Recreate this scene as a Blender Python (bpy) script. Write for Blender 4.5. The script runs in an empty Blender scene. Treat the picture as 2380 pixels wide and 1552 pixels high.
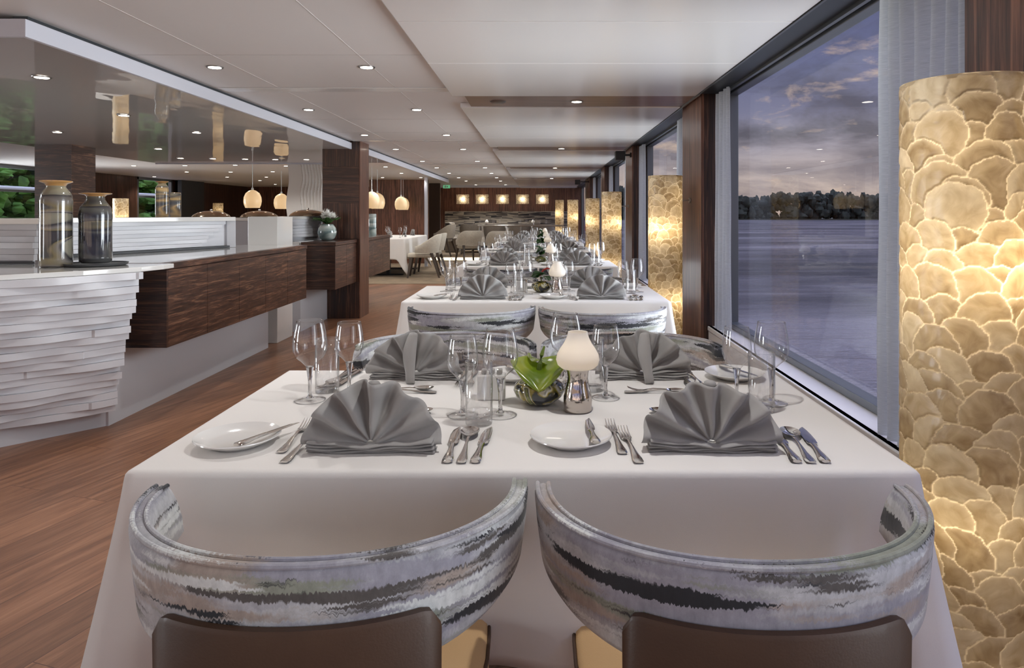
import bpy, bmesh, math, random
from math import sin, cos, pi, radians, sqrt, hypot, atan2
from mathutils import Vector, Matrix, noise
random.seed(7)
S = bpy.context.scene
COL = S.collection
# ------------------------------------------------------------------ camera
FPX, VX, VY, CH = 1587.0, 1255.0, 498.0, 1.226
cam_d = bpy.data.cameras.new('camera'); cam = bpy.data.objects.new('camera', cam_d); COL.objects.link(cam)
cam_d.sensor_fit = 'HORIZONTAL'; cam_d.sensor_width = 36.0; cam_d.lens = FPX / 2380 * 36
cam_d.shift_x = -(VX - 1190) / 2380; cam_d.shift_y = -(776 - VY) / 2380
cam_d.clip_start = 0.05; cam_d.clip_end = 3000
cam.location = (0, 0, CH); cam.rotation_euler = (pi / 2, 0, 0)
S.camera = cam
# ------------------------------------------------------------------ colour management and render quality
S.view_settings.view_transform = 'Standard'; S.view_settings.look = 'None'
S.view_settings.exposure = 0.12; S.view_settings.gamma = 1.0; S.view_settings.use_curve_mapping = False
cy = S.cycles
cy.max_bounces = 7; cy.diffuse_bounces = 4; cy.glossy_bounces = 4; cy.transmission_bounces = 6
cy.transparent_max_bounces = 24; cy.caustics_reflective = False; cy.caustics_refractive = False
cy.sample_clamp_indirect = 3.0; cy.sample_clamp_direct = 0; cy.blur_glossy = 0.6
cy.use_adaptive_sampling = True; cy.adaptive_threshold = 0.025
cy.time_limit = 1000.0; cy.use_denoising = True; cy.use_light_tree = True
try: cy.denoiser = 'OPENIMAGEDENOISE'
except Exception: pass

def lin(c):
    f = lambda v: (v / 255 / 12.92) if v / 255 <= 0.04045 else ((v / 255 + 0.055) / 1.055) ** 2.4
    return (f(c[0]), f(c[1]), f(c[2]), 1.0)
# ------------------------------------------------------------------ node helpers
def new_tree(t):
    t.nodes.clear()
    N = lambda kind, **kw: _node(t, kind, kw)
    return N
def _node(t, kind, kw):
    n = t.nodes.new(kind)
    for k, v in kw.items():
        if k.startswith('i_'):
            key = k[2:].replace('_', ' ')
            n.inputs[key].default_value = v
        elif k.startswith('n_'):
            n.inputs[int(k[2:])].default_value = v
        else: setattr(n, k, v)
    return n
def ramp(n, stops, interp='LINEAR'):
    r = n.color_ramp; r.interpolation = interp
    while len(r.elements) > 1: r.elements.remove(r.elements[-1])
    r.elements[0].position = stops[0][0]; r.elements[0].color = stops[0][1]
    for p, c in stops[1:]:
        e = r.elements.new(p); e.color = c
    return n
# ------------------------------------------------------------------ world: dusk sky, brighter overhead and to the stern
W = bpy.data.worlds.new('dusk_sky'); S.world = W; W.use_nodes = True
N = new_tree(W.node_tree); L = W.node_tree.links.new
tc = N('ShaderNodeTexCoord'); sep = N('ShaderNodeSeparateXYZ'); L(tc.outputs['Generated'], sep.inputs[0])
el = ramp(N('ShaderNodeValToRGB'), [(0.0, lin((214, 190, 172))), (0.035, lin((208, 188, 178))), (0.09, lin((168, 160, 170))), (0.14, lin((128, 128, 154))), (0.2, lin((108, 111, 144))), (0.27, lin((96, 99, 136))), (1.0, lin((120, 124, 150)))])
L(sep.outputs['Z'], el.inputs[0])
mp = N('ShaderNodeMapping'); mp.inputs['Scale'].default_value = (1.5, 1.5, 4.2); L(tc.outputs['Generated'], mp.inputs[0])
nz = N('ShaderNodeTexNoise', i_Scale=3.2, i_Detail=9.0, i_Roughness=0.58, i_Distortion=0.4); L(mp.outputs[0], nz.inputs['Vector'])
cl = ramp(N('ShaderNodeValToRGB'), [(0.42, (0, 0, 0, 1)), (0.50, (.45, .45, .45, 1)), (0.58, (1, 1, 1, 1))]); L(nz.outputs[0], cl.inputs[0])
dk = ramp(N('ShaderNodeValToRGB'), [(0.0, lin((170, 152, 148))), (0.05, lin((140, 130, 136))), (0.11, lin((100, 97, 108))), (0.19, lin((92, 92, 112))), (0.27, lin((98, 99, 126))), (1, lin((105, 106, 120)))]); L(sep.outputs['Z'], dk.inputs[0])
mx = N('ShaderNodeMix', data_type='RGBA'); L(cl.outputs[0], mx.inputs[0]); L(dk.outputs[0], mx.inputs[6]); L(el.outputs[0], mx.inputs[7])
nz2 = N('ShaderNodeTexNoise', i_Scale=7.0, i_Detail=8.0, i_Roughness=0.6, i_Distortion=0.3); L(mp.outputs[0], nz2.inputs['Vector'])
pk = ramp(N('ShaderNodeValToRGB'), [(0.58, (0, 0, 0, 1)), (0.72, (1, 1, 1, 1))]); L(nz2.outputs[0], pk.inputs[0])
pkm = ramp(N('ShaderNodeValToRGB'), [(0.01, (.8, .8, .8, 1)), (0.2, (.8, .8, .8, 1)), (0.26, (0, 0, 0, 1))]); L(sep.outputs['Z'], pkm.inputs[0])
mu = N('ShaderNodeMath', operation='MULTIPLY'); L(pk.outputs[0], mu.inputs[0]); L(pkm.outputs[0], mu.inputs[1])
mx2 = N('ShaderNodeMix', data_type='RGBA'); L(mu.outputs[0], mx2.inputs[0]); L(mx.outputs[2], mx2.inputs[6]); mx2.inputs[7].default_value = lin((218, 190, 168))
gz = N('ShaderNodeMapRange', n_1=0.45, n_2=0.75, n_3=1.0, n_4=11.0, interpolation_type='SMOOTHSTEP'); L(sep.outputs['Z'], gz.inputs[0])
gy = N('ShaderNodeMapRange', n_1=-0.25, n_2=-0.85, n_3=0.0, n_4=0.8, interpolation_type='SMOOTHSTEP'); L(sep.outputs['Y'], gy.inputs[0])
ad = N('ShaderNodeMath', operation='ADD'); L(gz.outputs[0], ad.inputs[0]); L(gy.outputs[0], ad.inputs[1])
bg = N('ShaderNodeBackground'); L(mx2.outputs[2], bg.inputs[0]); L(ad.outputs[0], bg.inputs[1])
ow = N('ShaderNodeOutputWorld'); L(bg.outputs[0], ow.inputs[0])
# light levels
P_BEAM, P_AISLE, P_BUFFET, P_LAMP, P_CANDLE, P_PEND = 30, 24, 18, 1.05, 0.08, 1.1
sd = bpy.data.lights.new('sky_glow_fill', 'SUN'); sd.energy = .6; sd.angle = radians(70); sd.color = (.90, .93, 1.0)   # wide sun lamp added to brighten faces turned to the river
so = bpy.data.objects.new('sky_glow_fill', sd); COL.objects.link(so); so.rotation_euler = Vector((-.92, .30, -.26)).to_track_quat('-Z', 'Y').to_euler()
WARM = (1.0, 0.80, 0.60); NEUTRAL = (1.0, 0.985, 0.97)

# daylight stand-in: area lamps added outside the glass to lift ceiling and room
def daylight(x, y, z, w, h, inward, power, spread=95, up=8):
    d = bpy.data.lights.new('window_daylight', 'AREA'); d.shape = 'RECTANGLE'; d.size = w; d.size_y = h; d.energy = power; d.spread = radians(spread); d.color = (.90, .95, 1.0)
    o = bpy.data.objects.new('window_daylight', d); COL.objects.link(o); o.location = (x, y, z)
    o.rotation_euler = Vector((inward, 0, math.tan(radians(up)))).to_track_quat('-Z', 'Z').to_euler(); return o
for yc in (-.29, 3.29, 6.87, 10.45, 14.03): daylight(1.46, yc, 1.22, 2.9, 1.5, -1, 50)
for yc, w in ((-1, 5), (4.5, 5), (11.5, 3.9)): daylight(-9.36, yc, 1.22, w, 1.5, 1, 26 * w)  # added side fill, partly at wall openings out of view

# ------------------------------------------------------------------ mesh builder
class MB:
    def __init__(s): s.v = []; s.f = []; s.mi = []; s.m = 0
    def add(s, vs, fs):
        o = len(s.v); s.v += [tuple(p) for p in vs]
        for f in fs: s.f.append(tuple(o + i for i in f)); s.mi.append(s.m)
        return s
    def box(s, x0, x1, y0, y1, z0, z1):
        v = [(x, y, z) for z in (z0, z1) for y in (y0, y1) for x in (x0, x1)]
        return s.add(v, [(0, 2, 3, 1), (4, 5, 7, 6), (0, 1, 5, 4), (2, 6, 7, 3), (0, 4, 6, 2), (1, 3, 7, 5)])
    def grid(s, fn, nu, nv, cu=False, cv=False):
        v = [fn(i / (nu if cu else nu - 1), j / (nv if cv else nv - 1)) for i in range(nu) for j in range(nv)]
        f = []
        for i in range(nu if cu else nu - 1):
            for j in range(nv if cv else nv - 1):
                i2, j2 = (i + 1) % nu, (j + 1) % nv
                f.append((i * nv + j, i2 * nv + j, i2 * nv + j2, i * nv + j2))
        return s.add(v, f)
    def lathe(s, prof, n=32, c=(0, 0, 0), sx=1, sy=1):
        o = len(s.v); vs = []; fs = []
        for (r, z) in prof:
            for k in range(n):
                a = 2 * pi * k / n; vs.append((c[0] + max(r, 1e-5) * cos(a) * sx, c[1] + max(r, 1e-5) * sin(a) * sy, c[2] + z))
        for i in range(len(prof) - 1):
            for k in range(n):
                k2 = (k + 1) % n; fs.append((i * n + k, i * n + k2, (i + 1) * n + k2, (i + 1) * n + k))
        return s.add(vs, fs)
    def loft(s, rings, cap=True, closed=True):
        n = len(rings[0]); vs = [p for r in rings for p in r]; fs = []
        for i in range(len(rings) - 1):
            for k in range(n if closed else n - 1):
                k2 = (k + 1) % n; fs.append((i * n + k, i * n + k2, (i + 1) * n + k2, (i + 1) * n + k))
        if cap and closed: fs.append(tuple(range(n))[::-1]); fs.append(tuple((len(rings) - 1) * n + k for k in range(n)))
        return s.add(vs, fs)
    def tube(s, pts, r, n=8, cap=True):
        pts = [Vector(p) for p in pts]; rings = []
        rr = r if isinstance(r, (list, tuple)) else [r] * len(pts)
        up = Vector((0, 0, 1))
        for i, p in enumerate(pts):
            t = (pts[min(i + 1, len(pts) - 1)] - pts[max(i - 1, 0)]).normalized()
            a = t.cross(up) if abs(t.dot(up)) < .95 else t.cross(Vector((1, 0, 0)))
            a.normalize(); b = t.cross(a)
            rings.append([p + (a * cos(2 * pi * k / n) + b * sin(2 * pi * k / n)) * rr[i] for k in range(n)])
        return s.loft(rings, cap)
    def ribbon(s, st, n=10):            # stations (x, y, z, half width, half thickness): lies along y
        return s.loft([[(x + w * cos(2 * pi * k / n), y, z + t * sin(2 * pi * k / n)) for k in range(n)] for (x, y, z, w, t) in st])
    def prism(s, poly, z0, z1):
        n = len(poly); vs = [(p[0], p[1], z0) for p in poly] + [(p[0], p[1], z1) for p in poly]
        return s.add(vs, [tuple(range(n))[::-1], tuple(range(n, 2 * n))] + [(k, (k + 1) % n, n + (k + 1) % n, n + k) for k in range(n)])
    def build(s, name, mats, parent=None, smooth=False, bevel=0, solid=0, sub=0, loc=None, angle=40, fixn=True):
        me = bpy.data.meshes.new(name); me.from_pydata(s.v, [], s.f); 
        if not isinstance(mats, (list, tuple)): mats = [mats]
        for m in mats: me.materials.append(m)
        for p, k in zip(me.polygons, s.mi): p.material_index = k
        if fixn:
            bm = bmesh.new(); bm.from_mesh(me); bmesh.ops.remove_doubles(bm, verts=bm.verts, dist=2e-5); bmesh.ops.recalc_face_normals(bm, faces=bm.faces); bm.to_mesh(me); bm.free()
        if smooth:
            for p in me.polygons: p.use_smooth = True
            if angle < 180:
                try: me.set_sharp_from_angle(angle=radians(angle))
                except Exception: pass
        o = bpy.data.objects.new(name, me); COL.objects.link(o)
        if parent is not None: o.parent = parent
        if loc is not None: o.location = loc
        if solid: md = o.modifiers.new('solid', 'SOLIDIFY'); md.thickness = solid; md.offset = 0
        if sub: md = o.modifiers.new('sub', 'SUBSURF'); md.levels = sub; md.render_levels = sub
        if bevel:
            md = o.modifiers.new('bev', 'BEVEL'); md.width = bevel; md.segments = 2; md.limit_method = 'ANGLE'; md.angle_limit = radians(35)
        return o
def tag(o, label=None, cat=None, group=None, kind=None):
    if label: o['label'] = label
    if cat: o['category'] = cat
    if group: o['group'] = group
    if kind: o['kind'] = kind
    return o
def thing(name, label, cat, loc=(0, 0, 0), rz=0, group=None):
    o = bpy.data.objects.new(name, None); COL.objects.link(o); o.empty_display_size = .05
    o.location = loc; o.rotation_euler = (0, 0, rz)
    return tag(o, label, cat, group)
def struct(o, label=None): return tag(o, label, kind='structure')
KIDS = {}
def dup(root, loc, rz=0, label=None, group=None, scale=None):
    def cp(o, parent):
        c = o.copy(); COL.objects.link(c)
        if parent is not None: c.parent = parent; c.matrix_parent_inverse = o.matrix_parent_inverse.copy()
        for ch in kids_of(o): cp(ch, c)
        return c
    r = cp(root, None); r.location = loc; r.rotation_euler = (0, 0, rz)
    if scale: r.scale = (scale,) * 3
    if label: r['label'] = label
    if group: r['group'] = group
    return r
def kids_of(o):
    k = KIDS.get(o.name)
    if k is None: k = list(o.children); KIDS[o.name] = k
    return k
class Proto:                            # the first placement moves the source itself, the rest copy it
    def __init__(s, root): s.root = root; s.used = False
    def put(s, loc, rz=0, label=None, group=None, scale=None):
        if not s.used:
            s.used = True; r = s.root; r.location = loc; r.rotation_euler = (0, 0, rz)
            if scale: r.scale = (scale,) * 3
            tag(r, label, None, group); kids_of(r)
            return r
        return dup(s.root, loc, rz, label, group, scale)
def plane_at(px, py, z):                # where the photo's pixel meets a horizontal plane
    Y = (CH - z) * FPX / (py - VY); return ((px - VX) * Y / FPX, Y)

# ------------------------------------------------------------------ materials
def mat(name):
    m = bpy.data.materials.new(name); m.use_nodes = True
    N = new_tree(m.node_tree); L = m.node_tree.links.new
    out = N('ShaderNodeOutputMaterial')
    return m, N, L, out
def simple(name, col, rough=.5, metal=0, coat=0, bump=0, bscale=200, spec=.5, sheen=0, var=0, vscale=6):
    m, N, L, out = mat(name); b = N('ShaderNodeBsdfPrincipled', i_Roughness=rough, i_Metallic=metal)
    b.inputs['Base Color'].default_value = lin(col); b.inputs['Coat Weight'].default_value = coat; b.inputs['Coat Roughness'].default_value = .05
    b.inputs['Specular IOR Level'].default_value = spec; b.inputs['Sheen Weight'].default_value = sheen
    L(b.outputs[0], out.inputs[0])
    if bump or var:
        t = N('ShaderNodeTexCoord')
    if bump:
        n = N('ShaderNodeTexNoise', i_Scale=bscale, i_Detail=3.0); L(t.outputs['Object'], n.inputs['Vector'])
        bp = N('ShaderNodeBump', i_Strength=bump, i_Distance=.002); L(n.outputs[0], bp.inputs['Height']); L(bp.outputs[0], b.inputs['Normal'])
    if var:
        n = N('ShaderNodeTexNoise', i_Scale=vscale, i_Detail=4.0); L(t.outputs['Object'], n.inputs['Vector'])
        c = lin(col); r = ramp(N('ShaderNodeValToRGB'), [(.3, (c[0] * (1 - var), c[1] * (1 - var), c[2] * (1 - var), 1)), (.7, (min(1, c[0] * (1 + var)), min(1, c[1] * (1 + var)), min(1, c[2] * (1 + var)), 1))])
        L(n.outputs[0], r.inputs[0]); L(r.outputs[0], b.inputs['Base Color'])
    return m
def wood(name, axis, cols, scale=1.0, rough=.35, coat=.25, fine=1.0, tilt=0, stretch=18):
    """fine straight figure along one axis: 'x', 'y' or 'z'; 'h' runs level around any upright face"""
    m, N, L, out = mat(name); b = N('ShaderNodeBsdfPrincipled', i_Roughness=rough); b.inputs['Coat Weight'].default_value = coat; b.inputs['Coat Roughness'].default_value = .15
    t = N('ShaderNodeTexCoord'); mp = N('ShaderNodeMapping')
    k = stretch
    sc = {'x': (1, k, k), 'y': (k, 1, k), 'z': (k, k, .5), 'h': (1, 1, k)}[axis]
    mp.inputs['Scale'].default_value = tuple(v * scale for v in sc); mp.inputs['Rotation'].default_value = (radians(tilt), 0, 0)
    L(t.outputs['Object'], mp.inputs[0])
    n1 = N('ShaderNodeTexNoise', i_Scale=1.3, i_Detail=7.0, i_Roughness=.62, i_Distortion=1.1); L(mp.outputs[0], n1.inputs['Vector'])
    n2 = N('ShaderNodeTexNoise', i_Scale=5.5 * fine, i_Detail=5.0, i_Roughness=.7, i_Distortion=.3); L(mp.outputs[0], n2.inputs['Vector'])
    ml = N('ShaderNodeMix', data_type='RGBA'); ml.inputs[0].default_value = .34; L(n1.outputs[0], ml.inputs[6]); L(n2.outputs[0], ml.inputs[7])
    n = len(cols); r = ramp(N('ShaderNodeValToRGB'), [(.40 + .20 * i / (n - 1), lin(c)) for i, c in enumerate(cols)]); L(ml.outputs[2], r.inputs[0])
    L(r.outputs[0], b.inputs['Base Color']); L(b.outputs[0], out.inputs[0])
    return m
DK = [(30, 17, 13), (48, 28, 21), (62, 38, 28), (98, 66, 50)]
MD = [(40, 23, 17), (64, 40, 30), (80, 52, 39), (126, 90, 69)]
M = {}
M['wood_h'] = wood('striped_walnut_level', 'h', MD, 1.9, tilt=6, stretch=20)
M['wood_h_dark'] = wood('striped_walnut_level_dark', 'h', DK, 1.5, stretch=22)
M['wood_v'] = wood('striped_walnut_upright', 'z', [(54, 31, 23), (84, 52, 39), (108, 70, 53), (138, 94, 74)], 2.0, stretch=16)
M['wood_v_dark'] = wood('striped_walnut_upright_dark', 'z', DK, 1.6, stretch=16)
M['beam_wood'] = wood('walnut_beam_board', 'x', [(92, 60, 46), (112, 76, 60), (126, 88, 70)], 1.0, stretch=14)
def floor_mat():
    m, N, L, out = mat('oak_plank_floor'); b = N('ShaderNodeBsdfPrincipled', i_Roughness=.38); b.inputs['Coat Weight'].default_value = .12; b.inputs['Coat Roughness'].default_value = .25
    t = N('ShaderNodeTexCoord'); mp = N('ShaderNodeMapping'); mp.inputs['Rotation'].default_value = (0, 0, radians(-72)); L(t.outputs['Object'], mp.inputs[0])
    br = N('ShaderNodeTexBrick', i_Scale=1.0, i_Mortar_Size=.0012, i_Brick_Width=1.35, i_Row_Height=.19, i_Bias=0.0); br.offset = .37
    br.inputs['Color1'].default_value = (0, 0, 0, 1); br.inputs['Color2'].default_value = (1, 1, 1, 1); br.inputs['Mortar'].default_value = (.3, .3, .3, 1); L(mp.outputs[0], br.inputs['Vector'])
    mp2 = N('ShaderNodeMapping'); mp2.inputs['Scale'].default_value = (1.6, 20, 1); L(mp.outputs[0], mp2.inputs[0])
    av = N('ShaderNodeVectorMath', operation='ADD'); L(mp2.outputs[0], av.inputs[0]); 
    sc = N('ShaderNodeVectorMath', operation='SCALE'); sc.inputs['Scale'].default_value = 7.3; L(br.outputs['Color'], sc.inputs[0]); L(sc.outputs[0], av.inputs[1])
    n1 = N('ShaderNodeTexNoise', i_Scale=1.5, i_Detail=8.0, i_Roughness=.65, i_Distortion=.6); L(av.outputs[0], n1.inputs['Vector'])
    r = ramp(N('ShaderNodeValToRGB'), [(.30, lin((104, 69, 48))), (.48, lin((136, 93, 66))), (.70, lin((166, 120, 90)))]); L(n1.outputs[0], r.inputs[0])
    mm = N('ShaderNodeMapRange', n_3=.74, n_4=1.14); L(br.outputs['Color'], mm.inputs[0])
    hv = N('ShaderNodeVectorMath', operation='SCALE'); L(r.outputs[0], hv.inputs[0]); L(mm.outputs[0], hv.inputs['Scale'])
    mo = N('ShaderNodeMix', data_type='RGBA'); L(br.outputs['Fac'], mo.inputs[0]); L(hv.outputs[0], mo.inputs[6]); mo.inputs[7].default_value = lin((80, 46, 32))
    L(mo.outputs[2], b.inputs['Base Color']); L(b.outputs[0], out.inputs[0]); return m
M['floor'] = floor_mat()
M['carpet'] = simple('woven_carpet', (138, 120, 98), .95, bump=.4, bscale=120, var=.22, vscale=5)
M['ceiling'] = simple('ceiling_panel_white', (226, 220, 216), .42, spec=.4)
M['panel'] = simple('satin_ceiling_panel', (228, 224, 221), .26, spec=.5, coat=.2)
M['seam'] = simple('ceiling_seam_pale', (206, 200, 196), .6)
M['fascia'] = simple('white_fascia', (206, 206, 214), .4)
M['alu'] = simple('grey_window_aluminium', (118, 122, 124), .32, metal=.7)
M['dark_alu'] = simple('dark_grey_metal', (70, 74, 78), .4, metal=.5)
M['sill'] = simple('white_sill', (226, 222, 218), .35)
M['white'] = simple('white_lacquer', (206, 206, 210), .35)
M['gloss_white'] = simple('polished_white_stone', (224, 222, 218), .06, coat=.6)
M['strip'] = simple('white_strip_cladding', (212, 212, 216), .30)
M['black'] = simple('black_plastic', (22, 22, 24), .45)
M['iron'] = simple('black_iron', (34, 32, 32), .45, metal=.3)
M['cloth'] = simple('white_table_linen', (236, 232, 227), .85, bump=.12, bscale=900, sheen=.1)
M['cloth'].node_tree.nodes  # plain weave
M['napkin'] = simple('grey_napkin_linen', (156, 153, 150), .8, bump=.15, bscale=1100, sheen=.25)
M['porcelain'] = simple('white_porcelain', (238, 236, 232), .12, coat=.5)
M['steel'] = simple('polished_steel', (232, 228, 222), .07, metal=1)
M['silver'] = simple('mirror_silver', (222, 214, 206), .04, metal=1)
M['leather_tan'] = simple('tan_leather', (205, 168, 120), .5, bump=.25, bscale=350)
M['leather_brown'] = simple('brown_leather_board', (70, 47, 30), .5, coat=.05, bump=.12, bscale=260, var=.15, vscale=9)
M['chair_leg'] = simple('dark_walnut_leg', (62, 44, 34), .4, coat=.2)
M['beige'] = simple('beige_chair_weave', (196, 188, 172), .9, bump=.4, bscale=160, sheen=.2, var=.08, vscale=30)
M['grey_up'] = simple('grey_chair_weave', (150, 142, 132), .9, bump=.3, bscale=160, var=.08, vscale=30)
M['leg_taupe'] = simple('taupe_chair_leg', (84, 74, 66), .5)
M['spot_rim'] = simple('brushed_spot_ring', (120, 114, 110), .35, metal=.8)
M['petal'] = simple('white_petal', (240, 238, 232), .7)
M['green_fern'] = simple('fern_green', (62, 98, 44), .6, var=.3, vscale=25)
M['leaf_dark'] = simple('glossy_leaf_green', (38, 74, 30), .25, coat=.3, var=.2, vscale=20)
M['stalk'] = simple('green_stalk', (92, 112, 40), .4)
M['spadix_red'] = simple('red_spadix', (160, 44, 36), .5)
M['flame_wax'] = simple('candle_wax', (236, 226, 206), .6)
def fabric(name='brushstroke_velvet', zs=23, dark=.42):
    m, N, L, out = mat(name); b = N('ShaderNodeBsdfPrincipled', i_Roughness=.75); b.inputs['Sheen Weight'].default_value = .3; b.inputs['Sheen Roughness'].default_value = .4
    t = N('ShaderNodeTexCoord'); rnd = N('ShaderNodeObjectInfo')
    of = N('ShaderNodeVectorMath', operation='SCALE'); L(rnd.outputs['Location'], of.inputs[0]); of.inputs['Scale'].default_value = 3.7
    ad = N('ShaderNodeVectorMath', operation='ADD'); L(t.outputs['Object'], ad.inputs[0]); L(of.outputs[0], ad.inputs[1])
    fmp = N('ShaderNodeMapping'); fmp.inputs['Scale'].default_value = (1, 1, .22); L(ad.outputs[0], fmp.inputs[0]); fine = N('ShaderNodeTexNoise', i_Scale=240.0, i_Detail=3.0); L(fmp.outputs[0], fine.inputs['Vector'])
    mpf = N('ShaderNodeMapRange', n_1=.2, n_2=.8, n_3=-.005, n_4=.005); L(fine.outputs[0], mpf.inputs[0])
    cb = N('ShaderNodeCombineXYZ'); L(mpf.outputs[0], cb.inputs[2])
    ad2 = N('ShaderNodeVectorMath', operation='ADD'); L(ad.outputs[0], ad2.inputs[0]); L(cb.outputs[0], ad2.inputs[1])
    def layer(scale, seed, a, c, distort=.12):
        mp = N('ShaderNodeMapping'); mp.inputs['Scale'].default_value = scale; mp.inputs['Location'].default_value = (seed, seed * 1.7, seed * .3); L(ad2.outputs[0], mp.inputs[0])
        n = N('ShaderNodeTexNoise', i_Scale=1.0, i_Detail=4.0, i_Roughness=.55, i_Distortion=distort); L(mp.outputs[0], n.inputs['Vector'])
        r = ramp(N('ShaderNodeValToRGB'), [(a, (0, 0, 0, 1)), (c, (1, 1, 1, 1))]); L(n.outputs[0], r.inputs[0]); return r
    def over(base, col, fac):
        x = N('ShaderNodeMix', data_type='RGBA'); L(fac.outputs[0], x.inputs[0])
        if isinstance(base, tuple): x.inputs[6].default_value = base
        else: L(base.outputs[2], x.inputs[6])
        x.inputs[7].default_value = col; return x
    x = over(lin((184, 184, 186)), lin((152, 150, 160)), layer((3, 3, zs), 3.1, .46, .56))
    x = over(x, lin((140, 143, 130)), layer((2.6, 2.6, zs * 1.3), 9.7, .54, .60))
    x = over(x, lin((166, 152, 142)), layer((2.2, 2.2, zs * .8), 17.3, .56, .62))
    x = over(x, lin((212, 214, 212)), layer((3.4, 3.4, zs * 1.7), 27.9, .57, .62))
    x = over(x, lin((84, 79, 76)), layer((2.4, 2.4, zs * 1.4), 41.3, .585, .62))
    x = over(x, lin((36, 37, 42)), layer((2.6, 2.6, zs * 1.3), 57.7, .57, .595))
    mt = N('ShaderNodeTexNoise', i_Scale=1.0, i_Detail=5.0, i_Roughness=.7); mm_ = N('ShaderNodeMapping'); mm_.inputs['Scale'].default_value = (60, 60, 34); L(ad.outputs[0], mm_.inputs[0]); L(mm_.outputs[0], mt.inputs['Vector'])
    mr = N('ShaderNodeMapRange', n_1=.3, n_2=.7, n_3=.78, n_4=1.16); L(mt.outputs[0], mr.inputs[0]); vs_ = N('ShaderNodeVectorMath', operation='SCALE'); L(x.outputs[2], vs_.inputs[0]); L(mr.outputs[0], vs_.inputs['Scale'])
    L(vs_.outputs[0], b.inputs['Base Color'])
    bp = N('ShaderNodeBump', i_Strength=.15, i_Distance=.002); L(fine.outputs[0], bp.inputs['Height']); L(bp.outputs[0], b.inputs['Normal'])
    L(b.outputs[0], out.inputs[0]); return m
M['fabric'] = fabric()
def bench_fabric():
    m, N, L, out = mat('patchwork_bench_fabric'); b = N('ShaderNodeBsdfPrincipled', i_Roughness=.85)
    t = N('ShaderNodeTexCoord'); mp = N('ShaderNodeMapping'); mp.inputs['Rotation'].default_value = (radians(90), 0, 0); L(t.outputs['Object'], mp.inputs[0])
    br = N('ShaderNodeTexBrick', i_Scale=1.0, i_Mortar_Size=0.0, i_Brick_Width=.34, i_Row_Height=.13); br.offset = .5
    br.inputs['Color1'].default_value = (0, 0, 0, 1); br.inputs['Color2'].default_value = (1, 1, 1, 1); L(mp.outputs[0], br.inputs['Vector'])
    sc = N('ShaderNodeVectorMath', operation='SCALE'); sc.inputs['Scale'].default_value = 11; L(br.outputs['Color'], sc.inputs[0])
    ad = N('ShaderNodeVectorMath', operation='ADD'); L(t.outputs['Object'], ad.inputs[0]); L(sc.outputs[0], ad.inputs[1])
    mp2 = N('ShaderNodeMapping'); mp2.inputs['Scale'].default_value = (1.3, 1.3, 19); L(ad.outputs[0], mp2.inputs[0])
    n = N('ShaderNodeTexNoise', i_Scale=1.0, i_Detail=5.0, i_Distortion=.4); L(mp2.outputs[0], n.inputs['Vector'])
    r = ramp(N('ShaderNodeValToRGB'), [(.34, lin((40, 40, 46))), (.44, lin((98, 92, 88))), (.52, lin((164, 156, 144))), (.6, lin((196, 186, 168))), (.68, lin((120, 108, 92)))]); L(n.outputs[0], r.inputs[0])
    L(r.outputs[0], b.inputs['Base Color']); L(b.outputs[0], out.inputs[0]); return m
M['bench'] = bench_fabric()
def thin_glass(name, tint=(1, 1, 1), boost=1.0, rough=0.0, top=1.0, edge=0):
    m, N, L, out = mat(name)
    lw = N('ShaderNodeLayerWeight', i_Blend=.5); pw = N('ShaderNodeMath', operation='POWER'); pw.inputs[1].default_value = 3.1; L(lw.outputs['Facing'], pw.inputs[0])
    mu = N('ShaderNodeMapRange', n_3=.035 * boost, n_4=top); L(pw.outputs[0], mu.inputs[0])
    tr = N('ShaderNodeBsdfTransparent'); tr.inputs[0].default_value = (*tint, 1)
    if edge: eg = ramp(N('ShaderNodeValToRGB'), [(.0, (*tint, 1)), (.55, (*tint, 1)), (.85, (tint[0] * edge, tint[1] * edge, tint[2] * edge, 1)), (1, (edge * .6, edge * .6, edge * .6, 1))]); L(lw.outputs['Facing'], eg.inputs[0]); L(eg.outputs[0], tr.inputs[0])
    gl = N('ShaderNodeBsdfGlossy', i_Roughness=rough); gl.inputs[0].default_value = (1, 1, 1, 1)
    mx = N('ShaderNodeMixShader'); L(mu.outputs[0], mx.inputs[0]); L(tr.outputs[0], mx.inputs[1]); L(gl.outputs[0], mx.inputs[2]); L(mx.outputs[0], out.inputs[0]); return m
M['glass_thin'] = thin_glass('clear_bowl_glass', (.985, .985, .985), 2.2, edge=.72)
M['glass_foot'] = thin_glass('clear_foot_glass', (.95, .95, .95), 2.6, edge=.8)
M['pane'] = thin_glass('window_pane_glass', (.98, .99, .99), .35, 0, .20)
def solid_glass():
    m, N, L, out = mat('clear_solid_glass'); g = N('ShaderNodeBsdfGlass', i_IOR=1.47, i_Roughness=0.0); g.inputs[0].default_value = (1, 1, 1, 1)
    L(g.outputs[0], out.inputs[0]); return m
M['glass'] = solid_glass()
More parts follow.
